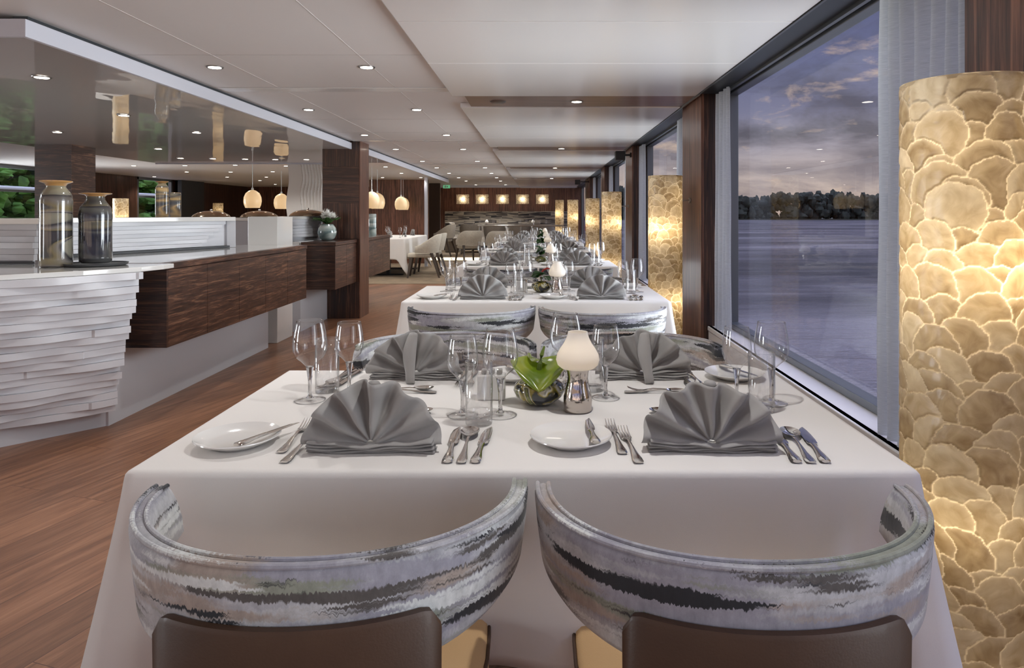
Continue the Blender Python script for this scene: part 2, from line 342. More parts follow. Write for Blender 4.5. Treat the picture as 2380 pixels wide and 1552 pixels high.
def mirror_ceiling():
    m, N, L, out = mat('glossy_stretch_ceiling'); t = N('ShaderNodeTexCoord'); mp = N('ShaderNodeMapping'); mp.inputs['Scale'].default_value = (1.0, .5, 1); L(t.outputs['Object'], mp.inputs[0])
    n = N('ShaderNodeTexNoise', i_Scale=2.2, i_Detail=2.0); L(mp.outputs[0], n.inputs['Vector']); bp = N('ShaderNodeBump', i_Strength=.10, i_Distance=.05); L(n.outputs[0], bp.inputs['Height'])
    d = N('ShaderNodeBsdfDiffuse'); d.inputs[0].default_value = lin((214, 208, 204)); g = N('ShaderNodeBsdfGlossy', i_Roughness=.015); g.inputs[0].default_value = (.9, .88, .86, 1); L(bp.outputs[0], g.inputs['Normal'])
    mx = N('ShaderNodeMixShader'); mx.inputs[0].default_value = .54; L(d.outputs[0], mx.inputs[1]); L(g.outputs[0], mx.inputs[2]); L(mx.outputs[0], out.inputs[0]); return m
M['mirror'] = mirror_ceiling()
def sheer():
    m, N, L, out = mat('sheer_curtain_voile'); t = N('ShaderNodeTexCoord'); mp = N('ShaderNodeMapping'); mp.inputs['Scale'].default_value = (30, 30, 900); L(t.outputs['Object'], mp.inputs[0])
    n = N('ShaderNodeTexNoise', i_Scale=1.0, i_Detail=3.0); L(mp.outputs[0], n.inputs['Vector']); r = ramp(N('ShaderNodeValToRGB'), [(.3, lin((184, 187, 188))), (.7, lin((212, 214, 215)))]); L(n.outputs[0], r.inputs[0])
    d = N('ShaderNodeBsdfDiffuse'); tl = N('ShaderNodeBsdfTranslucent'); tr = N('ShaderNodeBsdfTransparent'); L(r.outputs[0], d.inputs[0]); L(r.outputs[0], tl.inputs[0])
    a = N('ShaderNodeMixShader'); a.inputs[0].default_value = .45; L(d.outputs[0], a.inputs[1]); L(tl.outputs[0], a.inputs[2])
    c = N('ShaderNodeMixShader'); c.inputs[0].default_value = .12; L(a.outputs[0], c.inputs[1]); L(tr.outputs[0], c.inputs[2]); L(c.outputs[0], out.inputs[0]); return m
M['sheer'] = sheer()
def capiz(name, attr=True, scale=22.0):
    m, N, L, out = mat(name); t = N('ShaderNodeTexCoord')
    n = N('ShaderNodeTexNoise', i_Scale=24.0, i_Detail=5.0, i_Distortion=1.2); L(t.outputs['Object'], n.inputs['Vector'])
    if attr:
        ae = N('ShaderNodeAttribute', attribute_name='shell_edge'); at = N('ShaderNodeAttribute', attribute_name='shell_tone'); eo, to = ae.outputs['Fac'], at.outputs['Fac']
    else:
        v1 = N('ShaderNodeTexVoronoi', i_Scale=scale, feature='F1'); ve = N('ShaderNodeTexVoronoi', i_Scale=scale, feature='DISTANCE_TO_EDGE'); bw = N('ShaderNodeRGBToBW')
        L(t.outputs['Object'], v1.inputs['Vector']); L(t.outputs['Object'], ve.inputs['Vector']); L(v1.outputs['Color'], bw.inputs[0]); eo, to = ve.outputs['Distance'], bw.outputs[0]
        sc_ = N('ShaderNodeMath', operation='MULTIPLY'); L(eo, sc_.inputs[0]); sc_.inputs[1].default_value = .03; eo = sc_.outputs[0]
    ed = ramp(N('ShaderNodeValToRGB'), [(.0, (1, 1, 1, 1)), (.0020, (.6, .6, .6, 1)), (.0045, (.14, .14, .14, 1)), (.02, (0, 0, 0, 1))]); L(eo, ed.inputs[0])
    cl = N('ShaderNodeMix', data_type='FLOAT'); cl.inputs[0].default_value = .55; L(to, cl.inputs[2]); L(n.outputs[0], cl.inputs[3])
    r = ramp(N('ShaderNodeValToRGB'), [(.25, lin((146, 124, 90))), (.5, lin((190, 172, 138))), (.75, lin((222, 210, 182)))]); L(cl.outputs[0], r.inputs[0])
    mx = N('ShaderNodeMix', data_type='RGBA'); L(ed.outputs[0], mx.inputs[0]); L(r.outputs[0], mx.inputs[6]); mx.inputs[7].default_value = (1, .93, .76, 1)  # pale rim colour stands for light leaking between the shells
    bp = N('ShaderNodeBump', i_Strength=.45, i_Distance=.006); L(cl.outputs[0], bp.inputs['Height'])
    tl = N('ShaderNodeBsdfTranslucent'); L(mx.outputs[2], tl.inputs[0])
    d = N('ShaderNodeBsdfPrincipled', i_Roughness=.26); L(mx.outputs[2], d.inputs['Base Color']); L(bp.outputs[0], d.inputs['Normal']); d.inputs['Specular IOR Level'].default_value = .8
    fa = N('ShaderNodeMapRange', n_3=.42, n_4=.85); L(ed.outputs[0], fa.inputs[0])
    a = N('ShaderNodeMixShader'); L(fa.outputs[0], a.inputs[0]); L(d.outputs[0], a.inputs[1]); L(tl.outputs[0], a.inputs[2]); L(a.outputs[0], out.inputs[0]); return m
def shell_shade(r, z0, z1, parent, nu=300, nv=560, size=.056, seed=2):
    import numpy as np
    rs = np.random.RandomState(seed); per = 2 * pi * r
    u = np.arange(nu) / nu * per; z = z0 + (z1 - z0) * np.arange(nv) / (nv - 1)
    U, Z = np.meshgrid(u, z, indexing='ij'); edge = np.full(U.shape, .02); tone = np.full(U.shape, .5)
    rows = int((z1 - z0) / (size * .92)) + 2; cols = int(round(per / (size * 1.18)))
    for k in range(rows, -2, -1):
        order = rs.permutation(cols)
        for c in order:
            cu = (c + .5 * (k % 2) + rs.uniform(-.22, .22)) * per / cols; cz = z0 + k * size * .92 + rs.uniform(-.3, .3) * size
            R = size * rs.uniform(.68, 1.08); du = (U - cu + per / 2) % per - per / 2; dz = Z - cz; an = np.arctan2(dz, du)
            p1, p2, p3 = rs.uniform(0, 6.28, 3); Rr = R * (1 + .035 * np.sin(3 * an + p1) + .025 * np.sin(7 * an + p2) + .015 * np.sin(17 * an + p3)); dist = np.hypot(du, dz * .95)
            ins = Rr - dist; a_in = ins > 0; halo = (ins <= 0) & (ins > -.004)
            edge[a_in] = np.minimum(.02, ins[a_in] + .0035); edge[halo] = np.minimum(edge[halo], np.abs(ins[halo]) * .8)
            tb = rs.uniform(.2, .85); tone[a_in] = tb + .12 * np.sin(dist[a_in] * 160 + p1) * (dist[a_in] / R)
    ang = U / r; bulge = r + .0025 * np.clip(edge / .02, 0, 1)
    V = np.stack([bulge * np.cos(ang), bulge * np.sin(ang), Z], -1).reshape(-1, 3)
    i, j = np.meshgrid(np.arange(nu), np.arange(nv - 1), indexing='ij'); i2 = (i + 1) % nu
    F = np.stack([i * nv + j, i2 * nv + j, i2 * nv + j + 1, i * nv + j + 1], -1).reshape(-1, 4)
    me = bpy.data.meshes.new('lamp_shade'); me.vertices.add(len(V)); me.vertices.foreach_set('co', V.ravel()); me.loops.add(F.size); me.loops.foreach_set('vertex_index', F.ravel().astype(np.int32))
    me.polygons.add(len(F)); me.polygons.foreach_set('loop_start', np.arange(0, F.size, 4, dtype=np.int32)); me.polygons.foreach_set('use_smooth', np.ones(len(F), dtype=bool)); me.update(calc_edges=True); me.validate()
    for nm, ar in (('shell_edge', edge), ('shell_tone', tone)): me.attributes.new(nm, 'FLOAT', 'POINT').data.foreach_set('value', ar.ravel().astype(np.float32))
    me.materials.append(M['capiz']); o = bpy.data.objects.new('lamp_shade', me); COL.objects.link(o); o.parent = parent; return o
M['capiz'] = capiz('capiz_shell'); M['capiz_small'] = capiz('capiz_shell_small', False)
def frosted(name, col, f=.55, rough=.35):
    m, N, L, out = mat(name); d = N('ShaderNodeBsdfPrincipled', i_Roughness=rough); d.inputs['Base Color'].default_value = lin(col); tl = N('ShaderNodeBsdfTranslucent'); tl.inputs[0].default_value = lin(col)
    a = N('ShaderNodeMixShader'); a.inputs[0].default_value = f; L(d.outputs[0], a.inputs[1]); L(tl.outputs[0], a.inputs[2]); L(a.outputs[0], out.inputs[0]); return m
M['frost'] = frosted('frosted_lamp_glass', (242, 240, 237), .34)
M['pend'] = frosted('pearl_pendant_shell', (222, 208, 180), .36, .16)
def emis(name, col, s):
    m, N, L, out = mat(name); e = N('ShaderNodeEmission', i_Strength=s); e.inputs[0].default_value = (*col, 1); L(e.outputs[0], out.inputs[0]); return m
M['led'] = emis('spot_led', (1, .9, .78), 14.0); M['flame'] = emis('flame', (1, .72, .38), 9.0); M['step_led'] = emis('step_light', (1, .84, .6), 1.7); M['exit'] = emis('exit_sign_face', (.25, .8, .4), .45)
M['bulb'] = emis('lamp_bulb', (1, .85, .6), 8.0)
def swirl(name, stops, sc=(2, 2, 5), dist=5.0, wscale=1.0, rough=.08):
    m, N, L, out = mat(name); b = N('ShaderNodeBsdfPrincipled', i_Roughness=rough); b.inputs['Coat Weight'].default_value = .8; b.inputs['Coat Roughness'].default_value = .03
    t = N('ShaderNodeTexCoord'); mp = N('ShaderNodeMapping'); mp.inputs['Scale'].default_value = sc; L(t.outputs['Object'], mp.inputs[0])
    w = N('ShaderNodeTexNoise', i_Scale=wscale, i_Detail=1.2, i_Distortion=dist, i_Roughness=.4); L(mp.outputs[0], w.inputs['Vector'])
    r = ramp(N('ShaderNodeValToRGB'), stops); L(w.outputs[0], r.inputs[0]); L(r.outputs[0], b.inputs['Base Color']); L(b.outputs[0], out.inputs[0]); return m
M['vase_a'] = swirl('banded_olive_glass', [(.34, lin((70, 66, 66))), (.42, lin((58, 58, 52))), (.445, lin((128, 116, 84))), (.50, lin((128, 122, 116))), (.535, lin((48, 46, 50))), (.55, lin((136, 132, 118))), (.66, lin((158, 152, 128)))], (2.2, 2.2, 8), .5, 1.0)
M['vase_b'] = swirl('banded_slate_glass', [(.3, lin((40, 42, 52))), (.42, lin((52, 54, 64))), (.5, lin((86, 86, 82))), (.54, lin((40, 40, 50))), (.57, lin((104, 98, 80))), (.7, lin((62, 66, 72)))], (2.0, 2.0, 10), .4, 1.0)
M['vase_c'] = swirl('banded_amber_glass', [(.3, lin((84, 86, 90))), (.44, lin((120, 112, 98))), (.5, lin((196, 164, 112))), (.56, lin((90, 88, 88))), (.7, lin((196, 180, 140)))], (2, 2, 8), .5, 1.0)
M['bowl_mix'] = swirl('mottled_bowl_glass', [(.34, lin((24, 26, 40))), (.43, lin((38, 44, 26))), (.47, lin((150, 132, 46))), (.52, lin((208, 204, 184))), (.55, lin((52, 54, 30))), (.62, lin((116, 120, 50))), (.7, lin((30, 34, 46)))], (9, 9, 9), 2.4, 1.0)
M['bowl_sea'] = swirl('sea_green_bowl_glass', [(.35, lin((92, 112, 112))), (.5, lin((146, 160, 154))), (.6, lin((190, 196, 190))), (.7, lin((84, 104, 104)))], (3, 3, 14), .8, 1.0)
def spathe():
    m, N, L, out = mat('green_spathe'); b = N('ShaderNodeBsdfPrincipled', i_Roughness=.22); b.inputs['Coat Weight'].default_value = .5; b.inputs['Base Color'].default_value = lin((136, 150, 40)); tl = N('ShaderNodeBsdfTranslucent'); tl.inputs[0].default_value = lin((150, 170, 40))
    t = N('ShaderNodeTexCoord'); n = N('ShaderNodeTexNoise', i_Scale=16.0, i_Detail=2.0); L(t.outputs['Object'], n.inputs['Vector'])
    r = ramp(N('ShaderNodeValToRGB'), [(.35, lin((96, 122, 26))), (.65, lin((152, 160, 54)))]); L(n.outputs[0], r.inputs[0]); L(r.outputs[0], b.inputs['Base Color'])
    a = N('ShaderNodeMixShader'); a.inputs[0].default_value = .2; L(b.outputs[0], a.inputs[1]); L(tl.outputs[0], a.inputs[2]); L(a.outputs[0], out.inputs[0]); return m
M['spathe'] = spathe()
def water():
    m, N, L, out = mat('river_water'); b = N('ShaderNodeBsdfPrincipled', i_Roughness=.30); b.inputs['IOR'].default_value = 1.33
    t = N('ShaderNodeTexCoord'); mp = N('ShaderNodeMapping'); mp.inputs['Scale'].default_value = (.16, .5, 1); L(t.outputs['Object'], mp.inputs[0])
    n = N('ShaderNodeTexNoise', i_Scale=.55, i_Detail=8.0, i_Roughness=.62); L(mp.outputs[0], n.inputs['Vector'])
    mp2 = N('ShaderNodeMapping'); mp2.inputs['Scale'].default_value = (.02, .085, 1); L(t.outputs['Object'], mp2.inputs[0])
    n2 = N('ShaderNodeTexNoise', i_Scale=1.0, i_Detail=9.0, i_Roughness=.66, i_Distortion=.3); L(mp2.outputs[0], n2.inputs['Vector'])
    r = ramp(N('ShaderNodeValToRGB'), [(.41, lin((34, 34, 38))), (.50, lin((74, 72, 77))), (.60, lin((122, 118, 121)))]); L(n2.outputs[0], r.inputs[0]); L(r.outputs[0], b.inputs['Base Color'])
    bp = N('ShaderNodeBump', i_Strength=1.0, i_Distance=3.2); L(n.outputs[0], bp.inputs['Height']); L(bp.outputs[0], b.inputs['Normal']); L(b.outputs[0], out.inputs[0]); return m
M['water'] = water()
M['bank'] = simple('river_bank_earth', (60, 62, 50), .9)
M['far_tree'] = simple('far_tree_leaf', (46, 52, 44), .95, var=.45, vscale=.35)
M['near_tree'] = simple('near_tree_leaf', (74, 116, 44), .8, var=.7, vscale=1.6)
M['trunk'] = simple('bark_brown', (80, 66, 52), .9)
M['pole'] = simple('pale_rail', (196, 200, 200), .5)
M['relief'] = simple('white_wave_relief', (222, 216, 208), .35, coat=.2)
M['red'] = simple('red_alarm', (170, 30, 28), .5)
M['bronze'] = simple('brown_metal_wall', (92, 80, 72), .35, metal=.4)
M['dome'] = simple('copper_dome', (200, 176, 150), .12, metal=1)
M['rail'] = simple('satin_steel_rail', (190, 188, 182), .3, metal=1)
M['tray'] = simple('dark_grey_tray', (58, 60, 62), .4)
M['mirror_glass'] = simple('oval_mirror_silver', (150, 158, 166), .05, metal=1)

# ================================================================== SETTING
GX, SX, SZ = 1.326, 1.177, 0.446
PC = [-2.08, 1.50, 5.08, 8.66, 12.24, 15.82]; PH = .31
CZ, PZ, MZ = 2.09, 2.05, 1.995
YB = 21.5
struct(MB().box(-9.3, SX + .05, -4.0, YB, -.05, 0).build('floor', M['floor']), 'wooden plank floor laid at a slant')
struct(MB().box(-9.2, -.9, 12.0, 17.7, 0, .006).build('floor_carpet', M['carpet']), 'beige woven carpet beyond the planks')
pf = MB().box(-9.2, SX, 17.7, YB, 0, .13).build('floor_platform', M['carpet']); struct(pf, 'raised carpeted floor at the far end')
MB().box(-6, -.4, 17.685, 17.7, .035, .11).build('step_light_strip', M['step_led'], pf)['label'] = 'glowing step light strip'
struct(MB().box(-9.3, 1.36, -4.0, YB, CZ, CZ + .12).build('ceiling', M['ceiling']), 'pale main ceiling')
edges = [-4.0] + [e for p in PC for e in (p - PH, p + .19)] + [YB]
for i in range(0, len(edges), 2):
    a, b = edges[i], edges[i + 1]
    mb = MB(); cuts = [a] + ([2.92, 3.73] if abs(b - 4.77) < .05 else ([a + (b - a) * .36, a + (b - a) * .68] if b - a > 2 else [])) + [b]
    for c0, c1 in zip(cuts[:-1], cuts[1:]): mb.box(-.615, 1.087, c0 + .0015, c1 - .0015, PZ, CZ - .001)
    struct(mb.build('ceiling_panel', M['panel'], bevel=.006), 'lowered satin white ceiling panel')
for p in PC[1:]:
    struct(MB().box(-.53, 1.12, p - PH, p + .19, PZ + .007, CZ - .001).build('ceiling_beam', M['beam_wood']), 'walnut board recessed between lowered ceiling panels')
sm = MB()
for x in (-1.78, -.985): sm.box(x - .0025, x + .0025, -1, 16.5, CZ - .0015, CZ + .001)
for y in (1.6, 2.65, 3.70, 6.2, 7.2, 9.4, 10.5): sm.box(-2.2, -.62, y - .002, y + .002, CZ - .0015, CZ + .001)
struct(sm.build('ceiling_trim', M['seam']), 'thin joints between ceiling tiles')
sm = MB()
for y in (1.1, 4.65, 7.93, 11.6, 15.2):
    sm.box(-2.2, -.62, y, y + .13, CZ - .006, CZ - .0005)
struct(sm.build('ceiling_trim', M['panel'], bevel=.003), 'raised cross bands on the ceiling')
# glossy ceiling over the buffet with its white fascia
struct(MB().box(-5.75, -2.236, 2.96, 10.2, MZ, CZ - .025).build('ceiling_gloss_panel', M['mirror']), 'high gloss reflecting ceiling above the buffet')
fa = MB().box(-2.236, -2.215, 2.94, 8.035, MZ - .004, 2.068).box(-5.78, -2.236, 2.94, 2.96, MZ - .004, 2.068).box(-2.236, -2.215, 8.455, 16.6, MZ - .004, 2.068)
fa.box(-5.75, -2.57, 10.2, 10.23, MZ - .02, 2.068)
struct(fa.build('ceiling_trim', M['fascia'], bevel=.002), 'white fascia along the glossy ceiling')
struct(MB().box(-2.30, -2.236, 2.98, 16.6, 2.066, CZ - .001).build('ceiling_trim', M['dark_alu']), 'dark strip standing for the shaded gap above the white fascia')  # dark strip colours in the shaded recess over the fascia
struct(MB().box(1.089, 1.35, -4, YB, CZ - .022, CZ + .02).build('ceiling_trim', M['dark_alu']), 'dark metal channel above the windows')
struct(MB().box(1.255, 1.275, -4, YB, CZ - .04, CZ - .022).box(1.089, 1.099, -4, YB, PZ - .004, CZ - .02).build('ceiling_trim', M['alu']), 'bright curtain track above the windows')
# river side wall, pillars, windows
struct(MB().box(SX, SX + .03, -4, YB, 0, SZ).box(SX - .006, GX + .03, -4, YB, SZ - .03, SZ).build('wall_right', M['sill'], bevel=.004), 'white parapet and sill below the river windows')
for p in PC:
    mb = MB().box(1.145, GX + .06, p - PH, p + PH, 0, CZ); mb.m = 1; mb.box(1.125, 1.145, p - PH, p + PH, 0, CZ)  # paler room face: the light falling on it is put into the wood
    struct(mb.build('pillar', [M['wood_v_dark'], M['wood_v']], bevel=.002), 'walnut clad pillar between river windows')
ends = [-4.0] + [e for p in PC for e in (p - PH, p + PH)] + [YB]
for k, i in enumerate(range(0, len(ends), 2)):
    a, b = ends[i], ends[i + 1]
    fr = MB().box(GX - .02, GX + .05, a, b, SZ, SZ + .035).box(GX - .02, GX + .05, a, b, 2.05, CZ - .02).box(GX - .02, GX + .05, a, a + .04, SZ, CZ - .02).box(GX - .02, GX + .05, b - .04, b, SZ, CZ - .02)
    w = struct(fr.build('window_%d' % (k + 1), M['alu'], bevel=.004), 'wide river window with grey metal frame')
    MB().box(GX + .012, GX + .015, a + .03, b - .03, SZ + .02, 2.06).build('pane', M['pane'], w)
struct(MB().box(1.12, GX + .06, 16.13, 16.9, 0, CZ).build('wall_right', M['bronze']), 'grey brown wall section past the last river window')
# far wall and partitions
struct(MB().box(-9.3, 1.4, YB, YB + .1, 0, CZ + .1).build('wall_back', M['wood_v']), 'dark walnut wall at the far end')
struct(MB().box(-4.25, -2.78, 17.0, 17.08, 0, CZ).build('wall_partition', M['wood_v']), 'walnut partition behind the side dining table')
struct(MB().box(-3.25, -2.78, 19.0, 19.1, .13, CZ).build('door_1', M['bronze']), 'closed brown metal door leaf')
struct(MB().box(-3.05, 1.1, 20.3, 20.34, 2.02, CZ).build('ceiling_trim', M['fascia']), 'pale cove edge before the far wall')
struct(MB().box(-2.70, -2.63, 15.95, 16.02, 0, CZ).build('column', M['fascia'], bevel=.006), 'slim white steel post')
struct(MB().box(-9.2, 1.1, YB - .02, YB, .13, .23).build('baseboard_back', M['black']), 'dark skirting at the far wall')
# port side wall
lw = MB().box(-9.3, -9.2, -4, 9.5, 0, SZ).box(-9.3, -9.2, -4, 9.5, 2.03, CZ).box(-9.3, -9.2, 7.2, 9.5, 0, CZ).box(-9.3, -9.2, 1.5, 2.0, 0, CZ).box(-9.3, -9.2, 13.5, 15.6, 0, CZ).box(-9.3, -9.2, 17.1, YB, 0, CZ); lw.box(-9.3, -9.2, 9.5, 17.1, 0, SZ)
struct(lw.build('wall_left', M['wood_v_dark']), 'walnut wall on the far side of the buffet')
for k, (a, b) in enumerate(((9.5, 13.5), (15.6, 17.1))):
    fr = MB().box(-9.28, -9.2, a, b, SZ, SZ + .05).box(-9.28, -9.2, a, b, 2.03, CZ).box(-9.28, -9.2, a, a + .06, SZ, CZ).box(-9.28, -9.2, b - .06, b, SZ, CZ).box(-9.27, -9.22, a, b, 1.62, 1.66)
    w = struct(fr.build('window_%d' % (k + 8), M['alu']), 'window with trees close outside')
    MB().box(-9.255, -9.25, a + .04, b - .04, SZ + .03, 2.05).build('pane', M['pane'], w)
struct(MB().box(-9.1, -9.0, 17.15, 18.3, 0, CZ).build('wall_left', M['dark_alu']), 'dark grey wall panel beside the tree window')
# pillars by the buffet
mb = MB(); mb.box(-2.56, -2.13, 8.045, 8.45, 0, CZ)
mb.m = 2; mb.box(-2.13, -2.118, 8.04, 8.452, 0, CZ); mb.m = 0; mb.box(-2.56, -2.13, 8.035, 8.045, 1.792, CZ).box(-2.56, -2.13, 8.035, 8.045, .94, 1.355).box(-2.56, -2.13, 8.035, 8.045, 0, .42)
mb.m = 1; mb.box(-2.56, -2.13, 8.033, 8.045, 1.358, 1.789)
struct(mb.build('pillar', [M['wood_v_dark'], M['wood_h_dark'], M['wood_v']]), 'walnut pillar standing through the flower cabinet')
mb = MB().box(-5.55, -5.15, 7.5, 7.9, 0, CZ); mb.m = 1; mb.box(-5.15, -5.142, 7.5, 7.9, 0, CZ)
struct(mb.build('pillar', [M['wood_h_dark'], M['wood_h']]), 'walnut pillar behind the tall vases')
def relief_column(x0, x1, y, z0, z1, name, label, flat=.15):
    n, mzz = 90, 60
    def fn(u, v):
        x = x0 + (x1 - x0) * u; z = z0 + (z1 - z0) * v; q = (x - x0) / (x1 - x0)
        d = 0 if q < flat + .1 else .012 * max(0, cos(2 * pi * ((x * 21) + .28 * sin(z * 9 + x * 5) + .15 * sin(z * 17)))) ** 2
        if u == 0: x += .02 * sin(z * 8) - .01
        return (x, y - d, z)
    mb = MB().grid(fn, n, mzz); mb.box(x0 + .04, x1, y + .001, y + .25, z0, z1)
    return struct(mb.build(name, M['relief'], smooth=True), label)
relief_column(-3.78, -3.25, 10.25, 0, MZ, 'column', 'white column with carved wave relief', .25)
relief_column(-3.55, -3.25, 12.2, 0, CZ, 'column', 'second white wave relief column past the pillar', 0)
# outside: river, far bank, near trees
struct(MB().box(1.9, 1500, -700, 417, -2.3, -2.2).build('river', M['water']), 'grey rippled river')
struct(MB().box(1.9, 1500, 417, 900, -2.3, -1.6).build('river_land', M['bank']), 'low bank across the river')
def blob(mb, c, r, rng, n1=9, n2=7, rough=.35):
    sd = rng.random() * 50
    def fn(u, v):
        th, ph = 2 * pi * u, pi * v
        d = Vector((sin(ph) * cos(th), sin(ph) * sin(th), cos(ph)))
        k = 1 + rough * noise.noise(d * 2.4 + Vector((sd, sd, sd)))
        return (c[0] + d.x * r[0] * k, c[1] + d.y * r[1] * k, c[2] + d.z * r[2] * k)
    mb.grid(fn, n1, n2, cu=True)
rng = random.Random(3); mb = MB()
for i in range(1000):
    x = 40 + 320 * rng.random(); h = 14.5 + 2.5 * sin(x * .045) + 2.2 * sin(x * .021 + 1) + rng.random() * 2.2
    blob(mb, (x, 422 + rng.random() * 14, -2 + h * rng.choice((.12, .25, .4, .55, .7, .84, .88))), (1.3 + rng.random() * 2.2, 2.5, h * .14 + 1.6 * rng.random()), rng, 9, 7, .6)
tag(mb.build('treeline', M['far_tree'], smooth=True), 'dark wooded bank across the river', 'trees', kind='stuff')
struct(MB().grid(lambda u, v: (560 + 900 * u, 1400, -3 + v * (44 * sin(pi * min(1, u * 1.4)) ** 2 + 4)), 40, 2).build('hills', simple('far_hill_blue', (92, 96, 112), 1)), 'pale distant hill')
rng = random.Random(11); mb = MB()
for i in range(2600):
    y = 16 + 17 * rng.random(); x = -15.5 - 3 * rng.random(); z = -1.5 + 7.5 * rng.random()
    blob(mb, (x, y, z), (.25, .14 + .22 * rng.random(), .08 + .13 * rng.random()), rng, 6, 5, .8)
tag(mb.build('foliage', M['near_tree']), 'bright green trees right outside the far side windows', 'trees', kind='stuff')
struct(MB().box(-19.5, -9.6, -6, 60, -1.8, -1.6).build('path', simple('pale_quay_stone', (176, 172, 166), .9, var=.15)), 'pale stone quay outside the far side windows')
struct(MB().box(-22, -19.5, 5, 60, -3, 9).build('hill', simple('dark_slope_green', (44, 70, 36), .95, var=.4, vscale=1)), 'green slope behind the trees')  # slope in dark mottled green
tag(MB().tube([(-13.5, 16.2, -2), (-13.5, 16.2, 1.75)], .07).tube([(-13.5, 9, 1.9), (-13.5, 40, 1.9)], .05).build('railing', M['pole']), 'pale outdoor railing before the green trees', 'railing')

# ================================================================== LIGHT FITTINGS
ring = MB().lathe([(.030, -.001), (.036, -.005), (.047, -.006), (.049, -.001)], 20)
led = MB().lathe([(0, -.0062), (.036, -.0062)], 20)
dl = thing('recessed_spotlight', 'lit recessed spotlight', 'spotlight'); ring.build('bezel', M['spot_rim'], dl, smooth=True); led.build('lens', M['led'], dl)
DL = Proto(dl)
def spot(loc, power, size=125, col=NEUTRAL, rad=.035, blend=.6, parent=None):
    d = bpy.data.lights.new('spot_beam', 'SPOT'); d.energy = power; d.spot_size = radians(size); d.spot_blend = blend; d.shadow_soft_size = rad; d.color = col
    o = bpy.data.objects.new('spot_beam', d); COL.objects.link(o); o.location = loc
    return o
def point(loc, power, rad, col=WARM):
    d = bpy.data.lights.new('bulb_light', 'POINT'); d.energy = power; d.shadow_soft_size = rad; d.color = col
    o = bpy.data.objects.new('bulb_light', d); COL.objects.link(o); o.location = loc; return o
ORD = ['first', 'second', 'third', 'fourth', 'fifth', 'sixth', 'seventh', 'eighth', 'ninth', 'tenth', 'eleventh', 'twelfth', 'thirteenth', 'fourteenth', 'fifteenth', 'sixteenth', 'seventeenth', 'eighteenth', 'nineteenth', 'twentieth']
AY = [4.0, 5.62, 7.41, 9.02, 11.06, 12.6, 14.3, 16.0, 17.6]
for y in [2.4] + AY:
    for x, nm in ((-1.015, 'beside the lowered panels'), (-1.905, 'beside the white fascia')):
        spot((x, y, CZ - .012), P_AISLE)
        if y >= 4: DL.put((x, y, CZ), 0, 'lit ceiling spotlight in the aisle row %s, %s counting into the room' % (nm, ORD[AY.index(y)]), 'aisle ceiling spotlights')
for i, p in enumerate(PC):
    if i: spot((.27, p - .06, PZ - .004), P_BEAM, 130, rad=.022)
    if i >= 2: DL.put((.27, p - .06, PZ + .007), 0, 'lit spotlight in the %s recessed walnut ceiling board' % ORD[i - 2], 'beam spotlights')
tag(MB().lathe([(0, -.012), (.045, -.012), (.055, -.006), (.06, 0)], 24).build('ceiling_speaker', M['spot_rim'], loc=(-.31, 5.03, PZ + .007), smooth=True), 'unlit round grille in the first walnut ceiling board', 'grille')
BUF = [(97, 178), (288, 267), (133, 306), (457, 307), (368, 345), (420, 367), (495, 368), (570, 369), (640, 370), (712, 370)]
for i, (px, py) in enumerate(BUF):
    x, Y = plane_at(px, py, MZ); DL.put((x, Y, MZ - .001), 0, 'lit spotlight in the glossy buffet ceiling, %s from the white fascia corner' % ORD[i], 'glossy ceiling spotlights')
    spot((x, Y, MZ - .012), P_BUFFET)
FAR = [(311, 384.5), (430, 384), (547, 383), (665, 385), (434, 399), (536, 399), (634, 398.5), (340, 410), (528, 411), (619, 411), (604, 419), (896, 387), (889, 412), (933, 402), (978, 412)]
for i, (px, py) in enumerate(FAR):
    x, Y = plane_at(px, py, CZ); Y = min(Y, 20.5); x = max(-8.8, (px - VX) * Y / FPX)
    DL.put((x, Y, CZ), 0, 'small lit spotlight in the far side ceiling beyond the buffet, %s of a scattered set' % ORD[i], 'far side spotlights')
    spot((x, Y, CZ - .012), 45)
for i, (x, Y) in enumerate(((-7.6, 19.6), (-6.2, 19.9), (-5.0, 19.6), (-3.9, 20.2))):  # fittings and beams added to lift the dark far corner
    DL.put((x, Y, CZ), 0, 'added spotlight brightening the far corner near the oval mirror, %s from the far side' % ORD[i], 'added far corner spotlights'); spot((x, Y, CZ - .012), 90)
for i, (px, py) in enumerate([(1106, 431), (1175, 431)]):
    Y = 19.9; DL.put(((px - VX) * Y / FPX, Y, CZ), 0, 'lit spotlight before the far wall, %s from the exit sign' % ORD[i], 'far wall spotlights'); spot(((px - VX) * Y / FPX, Y, CZ - .02), 110)

# column lamps
def capiz_lamp(h=1.505, r=.122):
    t = thing('capiz_column_lamp', '', 'floor lamp')
    sh = shell_shade(r, .03, h, t)
    MB().lathe([(r + .0015, h - .006), (r + .0015, h + .002), (r - .004, h + .002), (r - .004, h - .006)], 64).build('top_rim', M['capiz_small'], sh, smooth=True)
    MB().lathe([(0, 0), (r * .98, 0), (r * .98, .03), (0, .03)], 48).build('base', M['dark_alu'], t, smooth=True)
    MB().tube([(0, 0, .03), (0, 0, h - .1)], .006).build('inner_rod', M['alu'], t)
    return t
LP = Proto(capiz_lamp())
lamps = [(.908, 1.46, 0), (.917, 5.0, 0), (.896, 8.54, 0), (.93, 12.08, 0), (.75, 15.6, .05), (.56, 19.6, .13), (-7.43, 12.1, 0), (-8.25, 17.5, .006)]
where = ['beside the front table, cropped by the frame edge', 'beside the second table by the river', 'beside the walnut pillar with the black speaker', 'next to the fourth dining table', 'standing before the red alarm box', 'standing on the raised floor by the far wall', 'glimpsed over the buffet left of the tree window', 'glimpsed over the buffet near the oval mirror']
